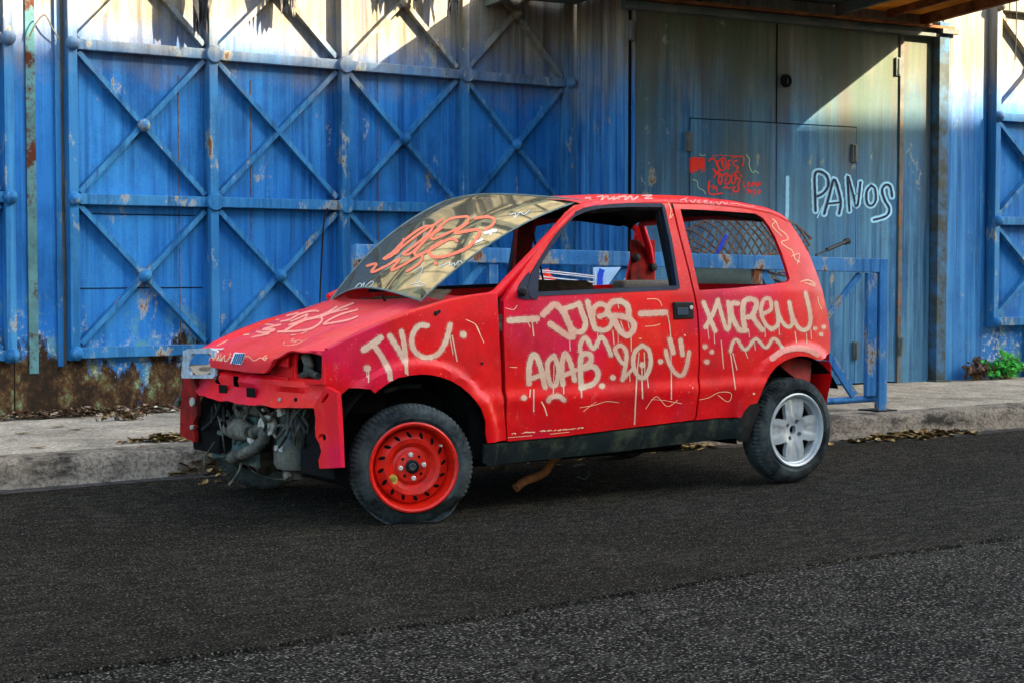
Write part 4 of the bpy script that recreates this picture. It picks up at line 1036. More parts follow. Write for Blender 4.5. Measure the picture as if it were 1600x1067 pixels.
# exhaust hanging down
m = MB(); m.tube(cr([at(806, 762, 1, -.45), at(820, 751, 1, -.44), at(850, 738, 1, -.42), (1.0, -.38, .20), (1.4, -.34, .22)], 6), [.020]*25, 10); m.build('exhaust_pipe', M_rustbeam, car, smooth=50)
m = MB(); m.tube(cr([at(893, 728, 1, -.4), at(912, 725, 1, -.4), at(921, 735, 1, -.4), at(915, 748, 1, -.4), at(902, 744, 1, -.4)], 5), .004, 6); m.build('loose_cable', M_hose, car)
m = MB(); m.box((.6, -.2, .14), (1.9, .15, .235)); m.build('underbody_box', M_under, car, bevel=.02)

# --- windscreen glass, pushed out and resting on the hood
TL, TR = Vector((.90, .50, 1.402)), Vector((.985, -.54, 1.372))
BL, BR = Vector((.28, .60, .885)), Vector((.10, -.56, .930))
NU, NV = 36, 28; b = MB()
nrm_g = (TR-TL).cross(BL-TL).normalized()
if nrm_g.z < 0: nrm_g = -nrm_g
for i in range(NU+1):
    u = i/NU
    for j in range(NV+1):
        v = j/NV; p = TL.lerp(TR, u).lerp(BL.lerp(BR, u), v)
        d = .085*(1-(2*u-1)**2)*(.55+.45*v) + .055*(1-(2*v-1)**2) + .005*math.sin(u*7+v*4)
        b.v.append(tuple(p + nrm_g*d + Vector((0, 0, .0))))
for i in range(NU):
    for j in range(NV): b.f.append((i*(NV+1)+j, (i+1)*(NV+1)+j, (i+1)*(NV+1)+j+1, i*(NV+1)+j+1)); b.mi.append(0)
WG = b.build('windscreen', M_glass, car, smooth=80)
edge_i = [i*(NV+1) for i in range(NU+1)] + [NU*(NV+1)+j for j in range(1, NV+1)] + [i*(NV+1)+NV for i in range(NU-1, -1, -1)] + [j for j in range(NV-1, 0, -1)]
ev = [Vector(b.v[i]) for i in edge_i]; m = MB(); m.tube(ev+[ev[0]], .0045, 6, caps=False); m.build('screen_edge', simple('screen edge', (.10, .15, .14), .4, 30, .4), WG, smooth=60)
m = MB(); c = at(676, 465, 1, -.58); m.add([c+Vector((-.07, .05, .02)), c+Vector((.03, -.02, -.012)), c+Vector((.12, .03, .03)), c+Vector((.0, .09, .04))], [(0, 1, 2, 3)]); m.build('broken_corner', M_glass, WG)
m = MB(); q = Vector((.17, -.15, zh(.17, -.15))); m.tube([q, q+Vector((-.015, 0, .02)), q+Vector((.0, .02, .028))], .006, 6); m.build('washer_jet', M_black, car)

# --- spray paint and scratches draped over the panels
def bvh_of(objs):
    vs, fs = [], []
    for o in objs:
        mw = parent_world(o); n = len(vs); vs += [mw @ v.co for v in o.data.vertices]; fs += [[i+n for i in p.vertices] for p in o.data.polygons]
    return BVHTree.FromPolygons(vs, fs)
_lay = [0]
def paint(name, strokes, objs, mt, parent, base=.0016, step=1.6):
    """strokes: (points in photo pixels, width px); each becomes a thin raised ribbon on the surface it crosses"""
    tree = bvh_of(objs) if not isinstance(objs, BVHTree) else objs
    b = MB()
    def hit(px, py, off):
        d = ray(px, py).normalized(); loc, nr, idx, dist = tree.ray_cast(CAM, d)
        if loc is None: return None
        if nr.dot(d) > 0: nr = -nr
        return loc + nr*off
    for si, (pts, wd) in enumerate(strokes):
        off = base + (si % 40)*.00005
        P = [np.array(q) for q in cr(pts, 7)]
        Q = [P[0]]
        for q in P[1:]:
            while np.linalg.norm(q-Q[-1]) > step: Q.append(Q[-1]+(q-Q[-1])*step/np.linalg.norm(q-Q[-1]))
        if len(Q) < 2: Q.append(Q[0]+np.array([.6, 0]))
        n = len(Q); hw = wd/2; prev = None
        T = [(Q[min(i+1, n-1)]-Q[max(i-1, 0)]) for i in range(n)]; T = [t/(np.linalg.norm(t)+1e-9) for t in T]
        rows = []
        if wd > 3:    # round caps
            for s_ in (.97, .75, .4): rows.append((Q[0]-T[0]*hw*s_, T[0], hw*math.sqrt(1-s_*s_)))
        for i in range(n): rows.append((Q[i], T[i], hw*(1+.06*math.sin(i*.9+si))))
        if wd > 3:
            for s_ in (.4, .75, .97): rows.append((Q[-1]+T[-1]*hw*s_, T[-1], hw*math.sqrt(1-s_*s_)))
        for c, t, h in rows:
            nn = np.array((-t[1], t[0])); cur = [hit(*(c+nn*h*k), off) for k in (-1, 0, 1)]
            if any(q is None for q in cur): prev = None; continue
            i0 = len(b.v); b.v += [tuple(q) for q in cur]
            if prev is not None and (Vector(b.v[prev+1])-cur[1]).length < .05:
                b.f += [(prev, prev+1, i0+1, i0), (prev+1, prev+2, i0+2, i0+1)]; b.mi += [0, 0]
            prev = i0
    return b.build(name, mt, parent, smooth=60)
def T(s, ox, oy, L, w_=None): return [([(ox+x/s, oy+y/s) for x, y in pts], (w_ if w_ else wd)/s*1.0) for pts, wd in [(l if isinstance(l, tuple) else (l, 0)) for l in L]]
def dots(s, ox, oy, L): return [([(ox+(x-1)/s, oy+y/s), (ox+(x+1)/s, oy+(y)/s)], 2*r/s) for x, y, r in L]

k6 = (3.812, 780, 440)
door_big = T(*k6, [([(60, 232), (225, 222)], 36),     ([(842, 192), (990, 185)], 34),
    ([(480, 412), (485, 365), (515, 335), (560, 398), (605, 330), (640, 375), (665, 440)], 26),
    ([(176, 605), (178, 500), (205, 430), (240, 490), (272, 630)], 32), ([(180, 580), (275, 545)], 28), ([(325, 440), (285, 490), (300, 600), (335, 615), (352, 520), (325, 440)], 28),
    ([(378, 610), (372, 500), (392, 425), (425, 490), (448, 590)], 30), ([(365, 565), (455, 525)], 26), ([(487, 635), (482, 520), (490, 435), (540, 435), (540, 480), (490, 520)], 32), ([(490, 520), (560, 505), (588, 550), (560, 605), (492, 630)], 32),
    ([(695, 430), (690, 395), (725, 380), (755, 420), (752, 490), (732, 585)], 24), ([(700, 430), (720, 470), (755, 500)], 22), ([(735, 580), (795, 515)], 20),
    ([(850, 380), (805, 420), (798, 500), (830, 565), (870, 565), (900, 490), (890, 410), (850, 380)], 26),
    ([(1015, 345), (1035, 422)], 30), ([(1078, 350), (1090, 435)], 28), ([(990, 412), (1008, 480), (1045, 540), (1085, 558), (1112, 510), (1130, 415)], 24),
    ([(292, 708), (305, 688), (350, 680), (385, 705)], 28)]) + dots(*k6, [(610, 620, 17), (675, 570, 16), (145, 690, 16), (958, 475, 15), (850, 495, 17)])
door_big += T(5, 780, 455, [([(340, 185), (385, 140), (430, 105), (490, 155), (545, 260), (572, 358)], 48), ([(572, 358), (540, 355), (480, 315), (390, 252)], 46), ([(505, 150), (530, 240), (585, 312), (645, 315), (672, 250), (645, 170), (620, 92)], 42), ([(500, 140), (560, 122), (618, 100)], 40),
    ([(688, 85), (708, 170), (742, 285), (760, 295)], 42), ([(742, 285), (728, 210), (740, 130), (790, 102), (842, 130), (828, 180), (775, 200)], 38), ([(750, 292), (810, 308), (862, 280), (878, 220), (835, 175)], 38),
    ([(1008, 185), (1000, 120), (950, 82), (880, 88), (845, 140), (865, 190), (940, 195), (1020, 220), (1052, 270), (1030, 325), (985, 346), (930, 295), (905, 235)], 44)])
door_drips = T(*k6, [([(195, 235), (206, 330)], 7), ([(170, 240), (185, 275)], 6), ([(222, 235), (224, 258)], 6), ([(412, 230), (422, 415)], 7), ([(585, 295), (590, 400)], 6), ([(675, 290), (684, 380)], 7), ([(706, 300), (708, 362)], 5),
    ([(784, 300), (786, 420)], 6), ([(1002, 195), (1020, 330), (1025, 700)], 7), ([(705, 130), (712, 165)], 6), ([(722, 235), (740, 290)], 6), ([(765, 240), (775, 285)], 6), ([(322, 610), (322, 665)], 7), ([(383, 600), (383, 670)], 7),
    ([(205, 640), (204, 780)], 8), ([(185, 640), (180, 690)], 8), ([(487, 630), (490, 695)], 9), ([(818, 565), (804, 855)], 9), ([(848, 575), (853, 700)], 9), ([(880, 565), (888, 635)], 6), ([(775, 540), (778, 600)], 6), ([(832, 420), (818, 560)], 6), ([(862, 420), (866, 560)], 6), ([(848, 510), (850, 580)], 8), ([(325, 490), (322, 600)], 6)])
door_scr = T(*k6, [([(500, 772), (545, 735), (580, 712)], 3), ([(480, 748), (560, 735), (640, 712), (715, 720)], 3), ([(872, 755), (935, 682), (1000, 742), (1065, 700)], 3), ([(905, 700), (980, 705), (1090, 725)], 2.5), ([(250, 712), (270, 750), (285, 800)], 7),
    ([(35, 158), (85, 168), (107, 140)], 3), ([(868, 268), (930, 262), (962, 250)], 3), ([(880, 105), (945, 108), (970, 150)], 3), ([(62, 508), (105, 510)], 3), ([(1150, 625), (1155, 640)], 4), ([(830, 338), (850, 340)], 4), ([(1100, 315), (1110, 325)], 6),
    *[([(x+random.uniform(-5, 5), 890-(x-240)*.08+random.gauss(0, 3)), (x+random.uniform(6, 22), 889-(x-240)*.08+random.gauss(0, 2))], random.uniform(2, 8)) for x in range(70, 490, 9) if not 210 < x < 235 and not 95 < x < 130], ([(50, 927), (120, 921), (200, 914)], 3), ([(300, 906), (420, 893)], 3)]) + T(4.85, 780, 280, [([(648, 150), (720, 140)], 4), ([(1275, 165), (1300, 240), (1290, 300), (1330, 250)], 4)])
paint('spray_writing', door_big, [DR], M_spray, DR)
paint('overspray', [(p_, w_+4.5) for p_, w_ in door_big], [DR], M_over, DR, base=.0006)
paint('paint_drips', door_drips, [DR], M_spray, DR, base=.0009)
paint('scratches', door_scr, [DR], M_scratch, DR, base=.0012)
k5 = (4.447, 1040, 280); k7 = (2.964, 1080, 420)
q_big = T(*k5, [([(262, 858), (300, 950), (345, 1060)], 30), ([(362, 842), (330, 930), (275, 1030)], 30), ([(362, 842), (385, 930), (425, 1050), (445, 980), (432, 850)], 27), ([(500, 865), (455, 870), (460, 950), (510, 1045), (560, 1050)], 34),
    ([(548, 1040), (535, 930), (545, 850), (600, 835), (632, 870), (598, 950), (565, 960)], 36), ([(598, 950), (640, 1010), (672, 1050)], 34), ([(668, 940), (730, 905), (722, 835), (680, 840), (660, 920), (690, 1005), (735, 1045)], 26),
    ([(735, 1045), (780, 1000), (765, 860)], 28), ([(768, 870), (790, 960), (840, 1025), (880, 1000), (856, 850)], 26), ([(858, 860), (880, 960), (930, 1040), (985, 1040), (1005, 960), (970, 790)], 28)]) + dots(*k5, [(1036, 1038, 14), (1095, 1026, 15), (1078, 1078, 14)])
q_big += T(*k7, [([(180, 382), (190, 345), (210, 328), (250, 376), (297, 325), (345, 366), (382, 322), (430, 378)], 15)]) + dots(*k7, [(62, 360, 11), (94, 385, 10), (70, 430, 11)])
q_dr = T(*k7, [([(138, 330), (150, 465)], 5), ([(180, 380), (205, 560)], 5), ([(192, 390), (212, 470)], 5), ([(75, 265), (82, 330)], 4), ([(105, 290), (108, 350)], 4), ([(265, 280), (270, 320)], 4), ([(405, 260), (408, 310)], 4), ([(480, 290), (487, 345)], 5), ([(533, 300), (535, 350)], 4), ([(553, 280), (556, 330)], 4), ([(290, 330), (297, 380)], 4), ([(245, 370), (262, 415)], 4), ([(340, 260), (342, 320)], 4)])
q_scr = T(*k7, [([(35, 605), (80, 595), (130, 570), (185, 575), (170, 615), (120, 580)], 2.5), ([(285, 576), (296, 577)], 8), ([(505, 60), (550, 55), (575, 75), (520, 65)], 2.5), ([(585, 130), (590, 160), (605, 190)], 2.5)]) + T(*k5, [([(740, 275), (770, 305), (790, 350), (830, 380), (850, 420), (800, 440), (850, 480), (880, 500), (900, 560), (940, 580)], 5), ([(760, 300), (740, 330), (810, 400)], 4), ([(870, 540), (930, 520), (910, 600)], 4), ([(940, 715), (990, 700), (1040, 750), (970, 720)], 4),
    ([(20, 240), (50, 260), (45, 330), (70, 350), (60, 400), (95, 420), (90, 470), (110, 480)], 5), ([(35, 250), (70, 245)], 4), ([(105, 520), (125, 500), (110, 545), (125, 575)], 4)])
paint('spray_writing', q_big, [QP], M_spray, QP); paint('overspray', [(p_, w_+4.5) for p_, w_ in q_big], [QP], M_over, QP, base=.0006); paint('paint_drips', q_dr, [QP], M_spray, QP, base=.0009); paint('scratches', q_scr, [QP], M_scratch, QP, base=.0012)
# pale overspray along the rear arch
paint('arch_overspray', [([(1206, 560), (1220, 550), (1235, 545), (1250, 544), (1264, 547), (1277, 554)], 9)], [QP], spray('chalky overspray', (.60, .24, .18)), QP, base=.003)
k8 = (3.2, 300, 430)
f_big = T(*k8, [([(858, 372), (900, 345), (945, 312)], 32), ([(905, 345), (950, 410), (985, 478)], 28), ([(988, 305), (1030, 370), (1065, 432)], 28), ([(1046, 282), (1060, 350), (1068, 432)], 26), ([(1175, 253), (1130, 255), (1098, 310), (1110, 375), (1160, 410), (1225, 395), (1268, 330), (1290, 248)], 26)]) + dots(*k8, [(875, 465, 17), (1355, 297, 17)])
f_dr = T(*k8, [([(872, 475), (876, 515)], 6), ([(884, 475), (882, 540)], 6), ([(988, 490), (990, 520)], 26), ([(985, 500), (985, 540)], 6), ([(1000, 500), (1002, 538)], 6), ([(1070, 440), (1072, 490)], 18), ([(1078, 480), (1080, 512)], 6), ([(1288, 300), (1305, 400)], 5), ([(1300, 300), (1325, 432)], 7)])
f_scr = T(*k8, [([(1368, 222), (1420, 250), (1445, 310)], 3), ([(1420, 255), (1460, 340)], 3), ([(1080, 150), (1200, 118), (1320, 100)], 3)])
paint('spray_writing', f_big, [FD], M_spray, FD); paint('overspray', [(p_, w_+4.5) for p_, w_ in f_big], [FD], M_over, FD, base=.0006); paint('paint_drips', f_dr, [FD], M_spray, FD, base=.0009); paint('scratches', f_scr, [FD], M_scratch, FD, base=.0012)
kh = (6.957, 330, 440)
h_big = T(*kh, [([(150, 610), (210, 595)], 18), ([(300, 555), (440, 520), (400, 560), (330, 590)], 16), ([(440, 520), (520, 480), (620, 470), (690, 480)], 16), ([(440, 610), (560, 585), (640, 570)], 18), ([(470, 510), (640, 440), (740, 415)], 18), ([(500, 550), (600, 560), (700, 520), (560, 530), (640, 500), (760, 470)], 22),
    ([(640, 440), (750, 400), (850, 370), (950, 345)], 18), ([(750, 440), (850, 420), (960, 360), (1100, 325), (1180, 330)], 20), ([(860, 440), (960, 400), (1050, 360), (1000, 420), (840, 480)], 20), ([(730, 550), (900, 545), (1080, 520), (1190, 450), (1200, 400), (1100, 400), (960, 450), (800, 540)], 24), ([(1100, 400), (1250, 350), (1380, 270)], 20),
    ([(1050, 420), (1220, 380), (1350, 320), (1450, 280), (1560, 235)], 20), ([(1220, 470), (1350, 450), (1500, 420), (1600, 380)], 20), ([(1220, 470), (1290, 420), (1420, 360), (1600, 310)], 20), ([(870, 590), (930, 580)], 14), ([(980, 575), (1050, 545)], 12), ([(1150, 400), (1300, 350), (1500, 300)], 16)])
h_line = T(*kh, [([(0, 690), (100, 640), (250, 600), (420, 575)], 10), ([(60, 700), (180, 640)], 6), ([(800, 650), (790, 690), (900, 690), (1040, 635)], 3), ([(860, 650), (900, 620), (870, 660), (930, 640), (900, 670), (960, 640), (1000, 660)], 3), ([(360, 820), (410, 815), (470, 860), (540, 825), (590, 860), (600, 800), (560, 840), (620, 830)], 5),
    ([(0, 820), (30, 840), (20, 860), (50, 790), (60, 860), (90, 800), (80, 850), (130, 840), (100, 870), (150, 800), (150, 870), (200, 820), (230, 830)], 5)]) + T(8.893, 280, 520, [([(410, 300), (470, 290)], 6), ([(440, 300), (420, 390)], 6), ([(470, 310), (480, 380), (520, 310)], 6), ([(560, 300), (530, 380), (600, 370)], 6), ([(590, 290), (560, 390), (620, 330), (600, 400)], 6), ([(640, 310), (640, 400), (690, 370), (720, 270)], 6)])
paint('spray_writing', h_big, [HD], M_spray_pink, HD); paint('scratches', h_line, [HD], M_scratch, HD, base=.0012)
k3 = (5.927, 540, 300)
g_big = T(*k3, [(p_, w_*1.35) for p_, w_ in [([(890, 262), (800, 320), (720, 330), (560, 440), (440, 560), (350, 625), (420, 600), (540, 500), (700, 380), (810, 315), (760, 400), (600, 530), (530, 580), (600, 575), (720, 470), (850, 350), (960, 260), (1080, 235), (1140, 240), (1110, 300), (960, 380), (820, 440), (800, 410), (900, 330)], 17),
    ([(540, 440), (490, 555), (400, 605)], 14), ([(720, 470), (640, 570), (680, 590), (800, 530), (940, 450), (1000, 440), (1040, 465)], 20), ([(1200, 250), (1310, 235), (1380, 260), (1360, 310), (1290, 355)], 20), ([(1130, 290), (1010, 385), (1130, 365), (1230, 355), (1230, 410), (1130, 520), (960, 590), (840, 610), (780, 580), (790, 530), (900, 460)], 22),
    ([(200, 690), (290, 670), (240, 750), (380, 690), (510, 620), (420, 730), (520, 690), (700, 590), (690, 660), (570, 740)], 17)]]) + dots(*k3, [(838, 668, 17)])
g_wht = T(*k3, [([(1290, 385), (1340, 370), (1400, 360)], 26), ([(1330, 370), (1350, 400)], 20), ([(1180, 480), (1275, 440)], 18), ([(1260, 525), (1360, 500)], 12), ([(1400, 470), (1450, 445)], 20)])
g_scr = T(*k3, [([(60, 920), (130, 850), (150, 870), (120, 910), (180, 840), (160, 900), (240, 830), (260, 850), (200, 900)], 5), ([(630, 740), (720, 700), (650, 840)], 4), ([(600, 860), (700, 840), (730, 870), (640, 880)], 5), ([(870, 700), (960, 660), (960, 690), (1010, 660), (1010, 690), (1060, 640), (1090, 680), (1120, 630), (1170, 610)], 6)]) + T(3.81, 480, 280, [([(1205, 215), (1240, 205), (1235, 235), (1270, 200), (1290, 215), (1330, 185)], 4)])
paint('spray_writing', g_big, [WG], M_spray_salmon, WG); paint('paint_splash', g_wht, [WG], M_whitepaint, WG, base=.0012); paint('scratches', g_scr, [WG], mat('pale glass scratch', (.55, .60, .58), .6), WG, base=.0012)
k4 = (4.85, 780, 280)
r_scr = T(*k4, [([(650, 150), (700, 140)], 6), ([(655, 140), (700, 160)], 6), ([(740, 140), (790, 130), (770, 165), (820, 130), (830, 160), (880, 130), (860, 165), (920, 130), (900, 160)], 9), ([(920, 140), (960, 130), (950, 165), (1000, 130), (1010, 160), (1060, 130)], 12), ([(1080, 130), (1160, 125), (1100, 150), (1165, 148)], 7)]) + T(*k5, [([(100, 150), (160, 130)], 5), ([(130, 140), (150, 165)], 5), ([(170, 150), (190, 165), (210, 140)], 5), ([(240, 145), (220, 165), (250, 170)], 5), ([(265, 175), (270, 150), (290, 155), (270, 165), (300, 175)], 5), ([(320, 155), (310, 175), (340, 175)], 5), ([(350, 160), (370, 180), (390, 160), (420, 178), (430, 155)], 5), ([(450, 170), (500, 175), (560, 190), (620, 192)], 4)])
paint('scratches', r_scr, [RF], spray('pink scratch', (.75, .38, .33)), RF, base=.0012)
# ================================================================== BEHIND THE CAR: barrier and clutter on the pavement
def bl(px, py, z): return at(px, py, 2, z)
PR0 = bl(1372, 641, .15)                       # foot of the end post
PL = Vector((.86, 1.62, 0)); PRr = Vector((PR0.x, PR0.y, 0))
bdir = (PRr-PL).normalized()
def bz(t): return 1.145 - .0*t
def bpt(px, py, off=0):  # pixel onto the vertical plane of the barrier
    nn = Vector((-bdir.y, bdir.x, 0)); o = PL - nn*off; d = ray(px, py); t = (o-CAM).dot(nn)/d.dot(nn); return CAM+d*t
br = empty('steel_barrier', tuple(PR0), 'rusty blue steel barrier frame on the pavement behind the red car', 'barrier')
nb = (-bdir.y, bdir.x, 0); nbv = Vector(nb) if nb[1] < 0 else -Vector(nb)
a0, a1 = bpt(552, 394), bpt(1372, 415.5)
m = MB(); m.bar(a0, a1, .088, .05, nbv); m.build('top_rail', M_rail, br, bevel=.004)
m = MB(); p_, q_ = bpt(1372, 640), bpt(1372, 405); p_.z = .15
m.bar(p_, (p_.x, p_.y, q_.z), .060, .055, nbv); m.build('end_post', M_rail, br, bevel=.004)
p2, q2 = bpt(1356, 618), bpt(1356, 427); m = MB(); m.bar(p2, (p2.x, p2.y, q2.z), .07, .045, nbv); m.build('inner_post', M_rail, br, bevel=.004)
m = MB(); m.bar(bpt(1341, 429), bpt(1270, 520), .034, .03, nbv); m.build('brace', M_rail, br)
m = MB(); m.bar(bpt(1270, 520), bpt(1332, 617), .05, .03, nbv); m.build('brace', M_rail, br)
m = MB(); m.tube([bpt(1150, 636), bpt(1366, 622)], .022, 10); m.build('bottom_tube', M_rail, br, smooth=50)
m = MB(); m.bar(bpt(980, 415), bpt(905, 520), .05, .03, nbv); m.build('brace', M_frame, br); m = MB(); m.bar(bpt(755, 410), bpt(640, 560), .04, .03, nbv); m.build('brace', M_frame, br); m = MB(); m.bar(bpt(1188, 425), bpt(1230, 490), .05, .03, nbv); m.build('brace', M_frame, br)
for px in (565, 768, 1180): 
    q = bpt(px, 405); m = MB(); m.bar((q.x, q.y, .15), (q.x, q.y, q.z-.03), .055, .04, nbv); m.build('post', M_rail, br)
MB().box((p_.x-.09, p_.y-.08, .15), (p_.x+.09, p_.y+.09, .158)).build('base_plate', M_black, br)
m = MB(); m.bar(bpt(552, 400), bpt(552, 470), .02, .07, nbv); m.bar(bpt(578, 382), bpt(578, 470), .006, .056, nbv); m.build('end_box', M_rail, br)
qb = bpt(566, 430, .01); m = MB(); m.bar(bpt(566, 384, -.03), bpt(566, 470, -.03), .13, .02, nbv); m.build('end_box', M_rail, br)

# rusty expanded-metal sheet lying over the rail
def wires(mb, P, nu, nv, r):
    for s in (1, -1):
        for k in range(-nv, nu+nv):
            pts = []
            for j in range(nv+1):
                u = (k + s*j*.5 + (0 if s == 1 else .0))/nu
                if 0 <= u <= 1: pts.append(P(u, j/nv))
            if len(pts) > 1: mb.tube(pts, r, 4, caps=False)
mesh = empty('expanded_mesh', (3.0, 1.3, 1.1), 'rusty expanded metal mesh sheet curled over the barrier behind the side window', 'mesh sheet')
c00, c10, c01, c11 = bpt(1060, 404, -.12), bpt(1262, 396, -.12), bpt(1045, 386, -.55), bpt(1268, 372, -.55)
def Pm(u, v):
    p = c00.lerp(c10, u).lerp(c01.lerp(c11, u), v); p.z += .20*math.sin(math.pi*min(1, u*1.0))**.8*v*1.0 + .012*math.sin(9*u+7*v); return p
m = MB(); wires(m, Pm, 17, 8, .006); m.build('mesh_wires', simple('rusty wire', (.09, .055, .035), .5, 20, .9, second=(.03, .02, .015)), mesh)
m = MB(); m.tube([Pm(u, 1) for u in np.linspace(0, 1, 24)], .004, 5); m.tube([Pm(u, 0) for u in np.linspace(0, 1, 24)], .006, 5); m.build('mesh_border', M_rustbeam, mesh)
tg2 = empty('drain_pipe', tuple(bpt(1130, 460, -.25)), 'grey green plastic pipe lying behind the barrier', 'pipe')
m = MB(); m.tube([bpt(1075, 438, -.3), bpt(1150, 438, -.3), bpt(1178, 441, -.3)], [.075, .078, .078], 20); m.tube([bpt(1176, 440, -.28), bpt(1184, 441, -.28)], [.088, .088], 20)
m.build('barrel', simple('grey green plastic', (.06, .09, .08), .3, 10, .5), tg2, smooth=40)
sc_ = empty('scrap_heap', tuple(bpt(1215, 520, -.4)), 'tangle of dark scrap bars and blue plastic behind the barrier', 'scrap')
m = MB()
for k in range(46):
    px = random.uniform(1060, 1245); a = bpt(px, random.uniform(422, 462), -.45+random.uniform(-.1, .1)); c = a+Vector((random.uniform(-.18, .18), random.uniform(-.1, .1), random.uniform(-.12, .04)))
    m.tube([a, c], random.uniform(.004, .012), 5)
m.build('bars', simple('scrap steel', (.06, .06, .055), .7, 9, .8, second=(.25, .22, .18)), sc_)
m = MB()
for k in range(9):
    px = random.uniform(1075, 1240); a = bpt(px, random.uniform(424, 440), -.42); m.tube([a, a+Vector((random.uniform(-.08, .08), 0, random.uniform(-.03, .03)))], .012, 6)
m.build('blue_scraps', simple('blue plastic', (.02, .03, .35), .3, 9, .5), sc_)
m = MB(); q = bpt(1133, 369, -.2); m.bar(bpt(1120, 398, -.2), bpt(1134, 368, -.2), .022, .01, nbv); o = m.build('blue_strap', simple('blue strap', (.015, .04, .40), .2, 9, .6)); tag(o, 'short bright blue strap hanging on the rusty mesh sheet', 'strap')
# painted board with blue brush stroke, wire rack, red cone
bd_ = empty('painted_board', tuple(bpt(955, 520, -.4)), 'pale blue painted board with a broad dark blue stroke leaning behind the barrier', 'board')
A_, B_, C_, D_ = bpt(928, 418, -.35), bpt(985, 418, -.35), bpt(985, 560, -.30), bpt(928, 560, -.30)
m = MB(); m.add([A_, B_, C_, D_, A_-nbv*.015, B_-nbv*.015, C_-nbv*.015, D_-nbv*.015], [(3, 2, 1, 0), (4, 5, 6, 7), (0, 1, 5, 4), (1, 2, 6, 5), (2, 3, 7, 6), (3, 0, 4, 7)]); BO = m.build('board', simple('pale blue board', (.30, .50, .68), .25, 9, .6, second=(.12, .3, .6), fac=(.55, .65)), bd_)
paint('brush_stroke', [([(942, 418), (938, 430), (937, 446), (935, 470)], 9), ([(975, 425), (968, 440), (972, 460)], 3)], [BO], simple('dark blue stroke', (.015, .06, .50), .2, 20, .6), bd_)
rk = empty('wire_rack', tuple(bpt(880, 520, -.3)), 'white wire rack standing between barrier and lattice gate', 'rack')
m = MB()
for py in (424, 427, 434, 438): m.tube([bpt(832, py-3, -.25), bpt(932, py+8, -.25)], .004, 5)
for k in range(28): 
    px = 832+k*3.6; m.tube([bpt(px, 436+k*.3, -.25), bpt(px, 475, -.25)], .002, 4)
for py in range(444, 476, 4): m.tube([bpt(832, py, -.25), bpt(932, py+5, -.25)], .002, 4)
for px in (834, 930): 
    q = bpt(px, 470, -.25); m.tube([bpt(px, 424, -.25), (q.x, q.y, .15)], .006, 5)
m.build('wires', mat('white wire', (.55, .6, .62), .5), rk)
cnr = empty('traffic_cone', tuple(bpt(852, 500, -.6)), 'red plastic cone behind the barrier, seen through the door window', 'cone')
q = bpt(854, 420, -.6); m = MB(); m.lathe([(.001, 0), (.001, 0)], 6) if False else None
m.tube([(q.x, q.y, .15), (q.x, q.y, .18), (q.x, q.y, .19), (q.x, q.y, q.z-.06), (q.x, q.y, q.z-.055), (q.x, q.y, q.z-.04), (q.x, q.y, q.z)], [.15, .15, .10, .055, .045, .028, .010], 20); m.build('cone_body', simple('red plastic', (.6, .03, .015), .15, 10, .45), cnr, smooth=40)
m = MB(); m.tube([(q.x, q.y, q.z-.085), (q.x, q.y, q.z-.078)], [.063, .061], 20); m.build('white_band', M_whitepaint, cnr, smooth=40)

# hanging black cable on the lattice gate
m = MB(); m.tube(cr([at(512, 326, 1, WY-.08), at(506, 350, 1, WY-.075), at(503, 400, 1, WY-.07), at(500, 470, 1, WY-.06), at(499, 560, 1, WY-.05)], 8), .006, 6)
tag(m.build('cable', M_black, smooth=60), 'thin black cable hanging from the middle rail of the wide lattice gate', 'cable')
# rope hooked between the two gates
m = MB(); m.tube(cr([at(46, 58, 1, WY-.05), at(56, 38, 1, WY-.07), at(70, 24, 1, WY-.08), at(82, 45, 1, WY-.07), at(92, 62, 1, WY-.05)], 8), .005, 6)
tag(m.build('rope', simple('old rope', (.10, .09, .06), .4, 60, .9)), 'short grey rope looped over the wall bay at the upper left', 'rope')
# black wire at upper right
m = MB(); m.tube(cr([at(1588, -30, 1, 2.2), at(1588, 40, 1, 2.2), at(1586, 95, 1, 2.2)], 8), .005, 6)
tag(m.build('cable', M_black), 'thin black cable hanging in front of the right lattice gate', 'cable')

# tattered cloths hanging from the upper lattice
def rag(name, cx_px, top_px, bot_px, w_px, label, depth=.14, seed=1, lean=0):
    rs = random.Random(seed); y = WY-.10
    b = MB(); NU_, NV_ = 26, 22
    tp = at(cx_px, -70, 1, y); bt = at(cx_px, bot_px, 1, y); W_ = (at(cx_px+w_px/2, 30, 1, y)-at(cx_px-w_px/2, 30, 1, y)).x
    cut = [max(.45, 1-abs(rs.gauss(0, .22))) for _ in range(NU_+1)]
    for i in range(NU_+1):
        u = i/NU_
        for j in range(NV_+1):
            v = j/NV_; z = tp.z + (bt.z-tp.z)*v*cut[i]; pinch = 1-.35*v
            b.v.append((tp.x + lean*v + (u-.5)*W_*pinch + .012*math.sin(v*9+u*4), y-.03-depth*.5*(1+math.sin(u*9+v*2))*(.4+.6*v)*.6, z))
    for i in range(NU_):
        for j in range(NV_): b.f.append((i*(NV_+1)+j, (i+1)*(NV_+1)+j, (i+1)*(NV_+1)+j+1, i*(NV_+1)+j+1)); b.mi.append(0)
    return tag(b.build(name, M_cloth, smooth=60), label, 'cloth')
rag('torn_cloth', 306, 0, 62, 42, 'torn dark cloth hanging above the second node plate of the lattice gate', .22, 3)
rag('torn_cloth', 443, 0, 32, 46, 'ragged dark cloth scrap hanging at the top between two lattice stiles', .12, 5)
rag('torn_cloth', 700, 0, 34, 30, 'narrow torn cloth hanging at the top near the fourth stile', .16, 8)
rag('torn_cloth', 640, 0, 8, 60, 'torn cloth shreds at the top edge beside the pale boss', .12, 11)

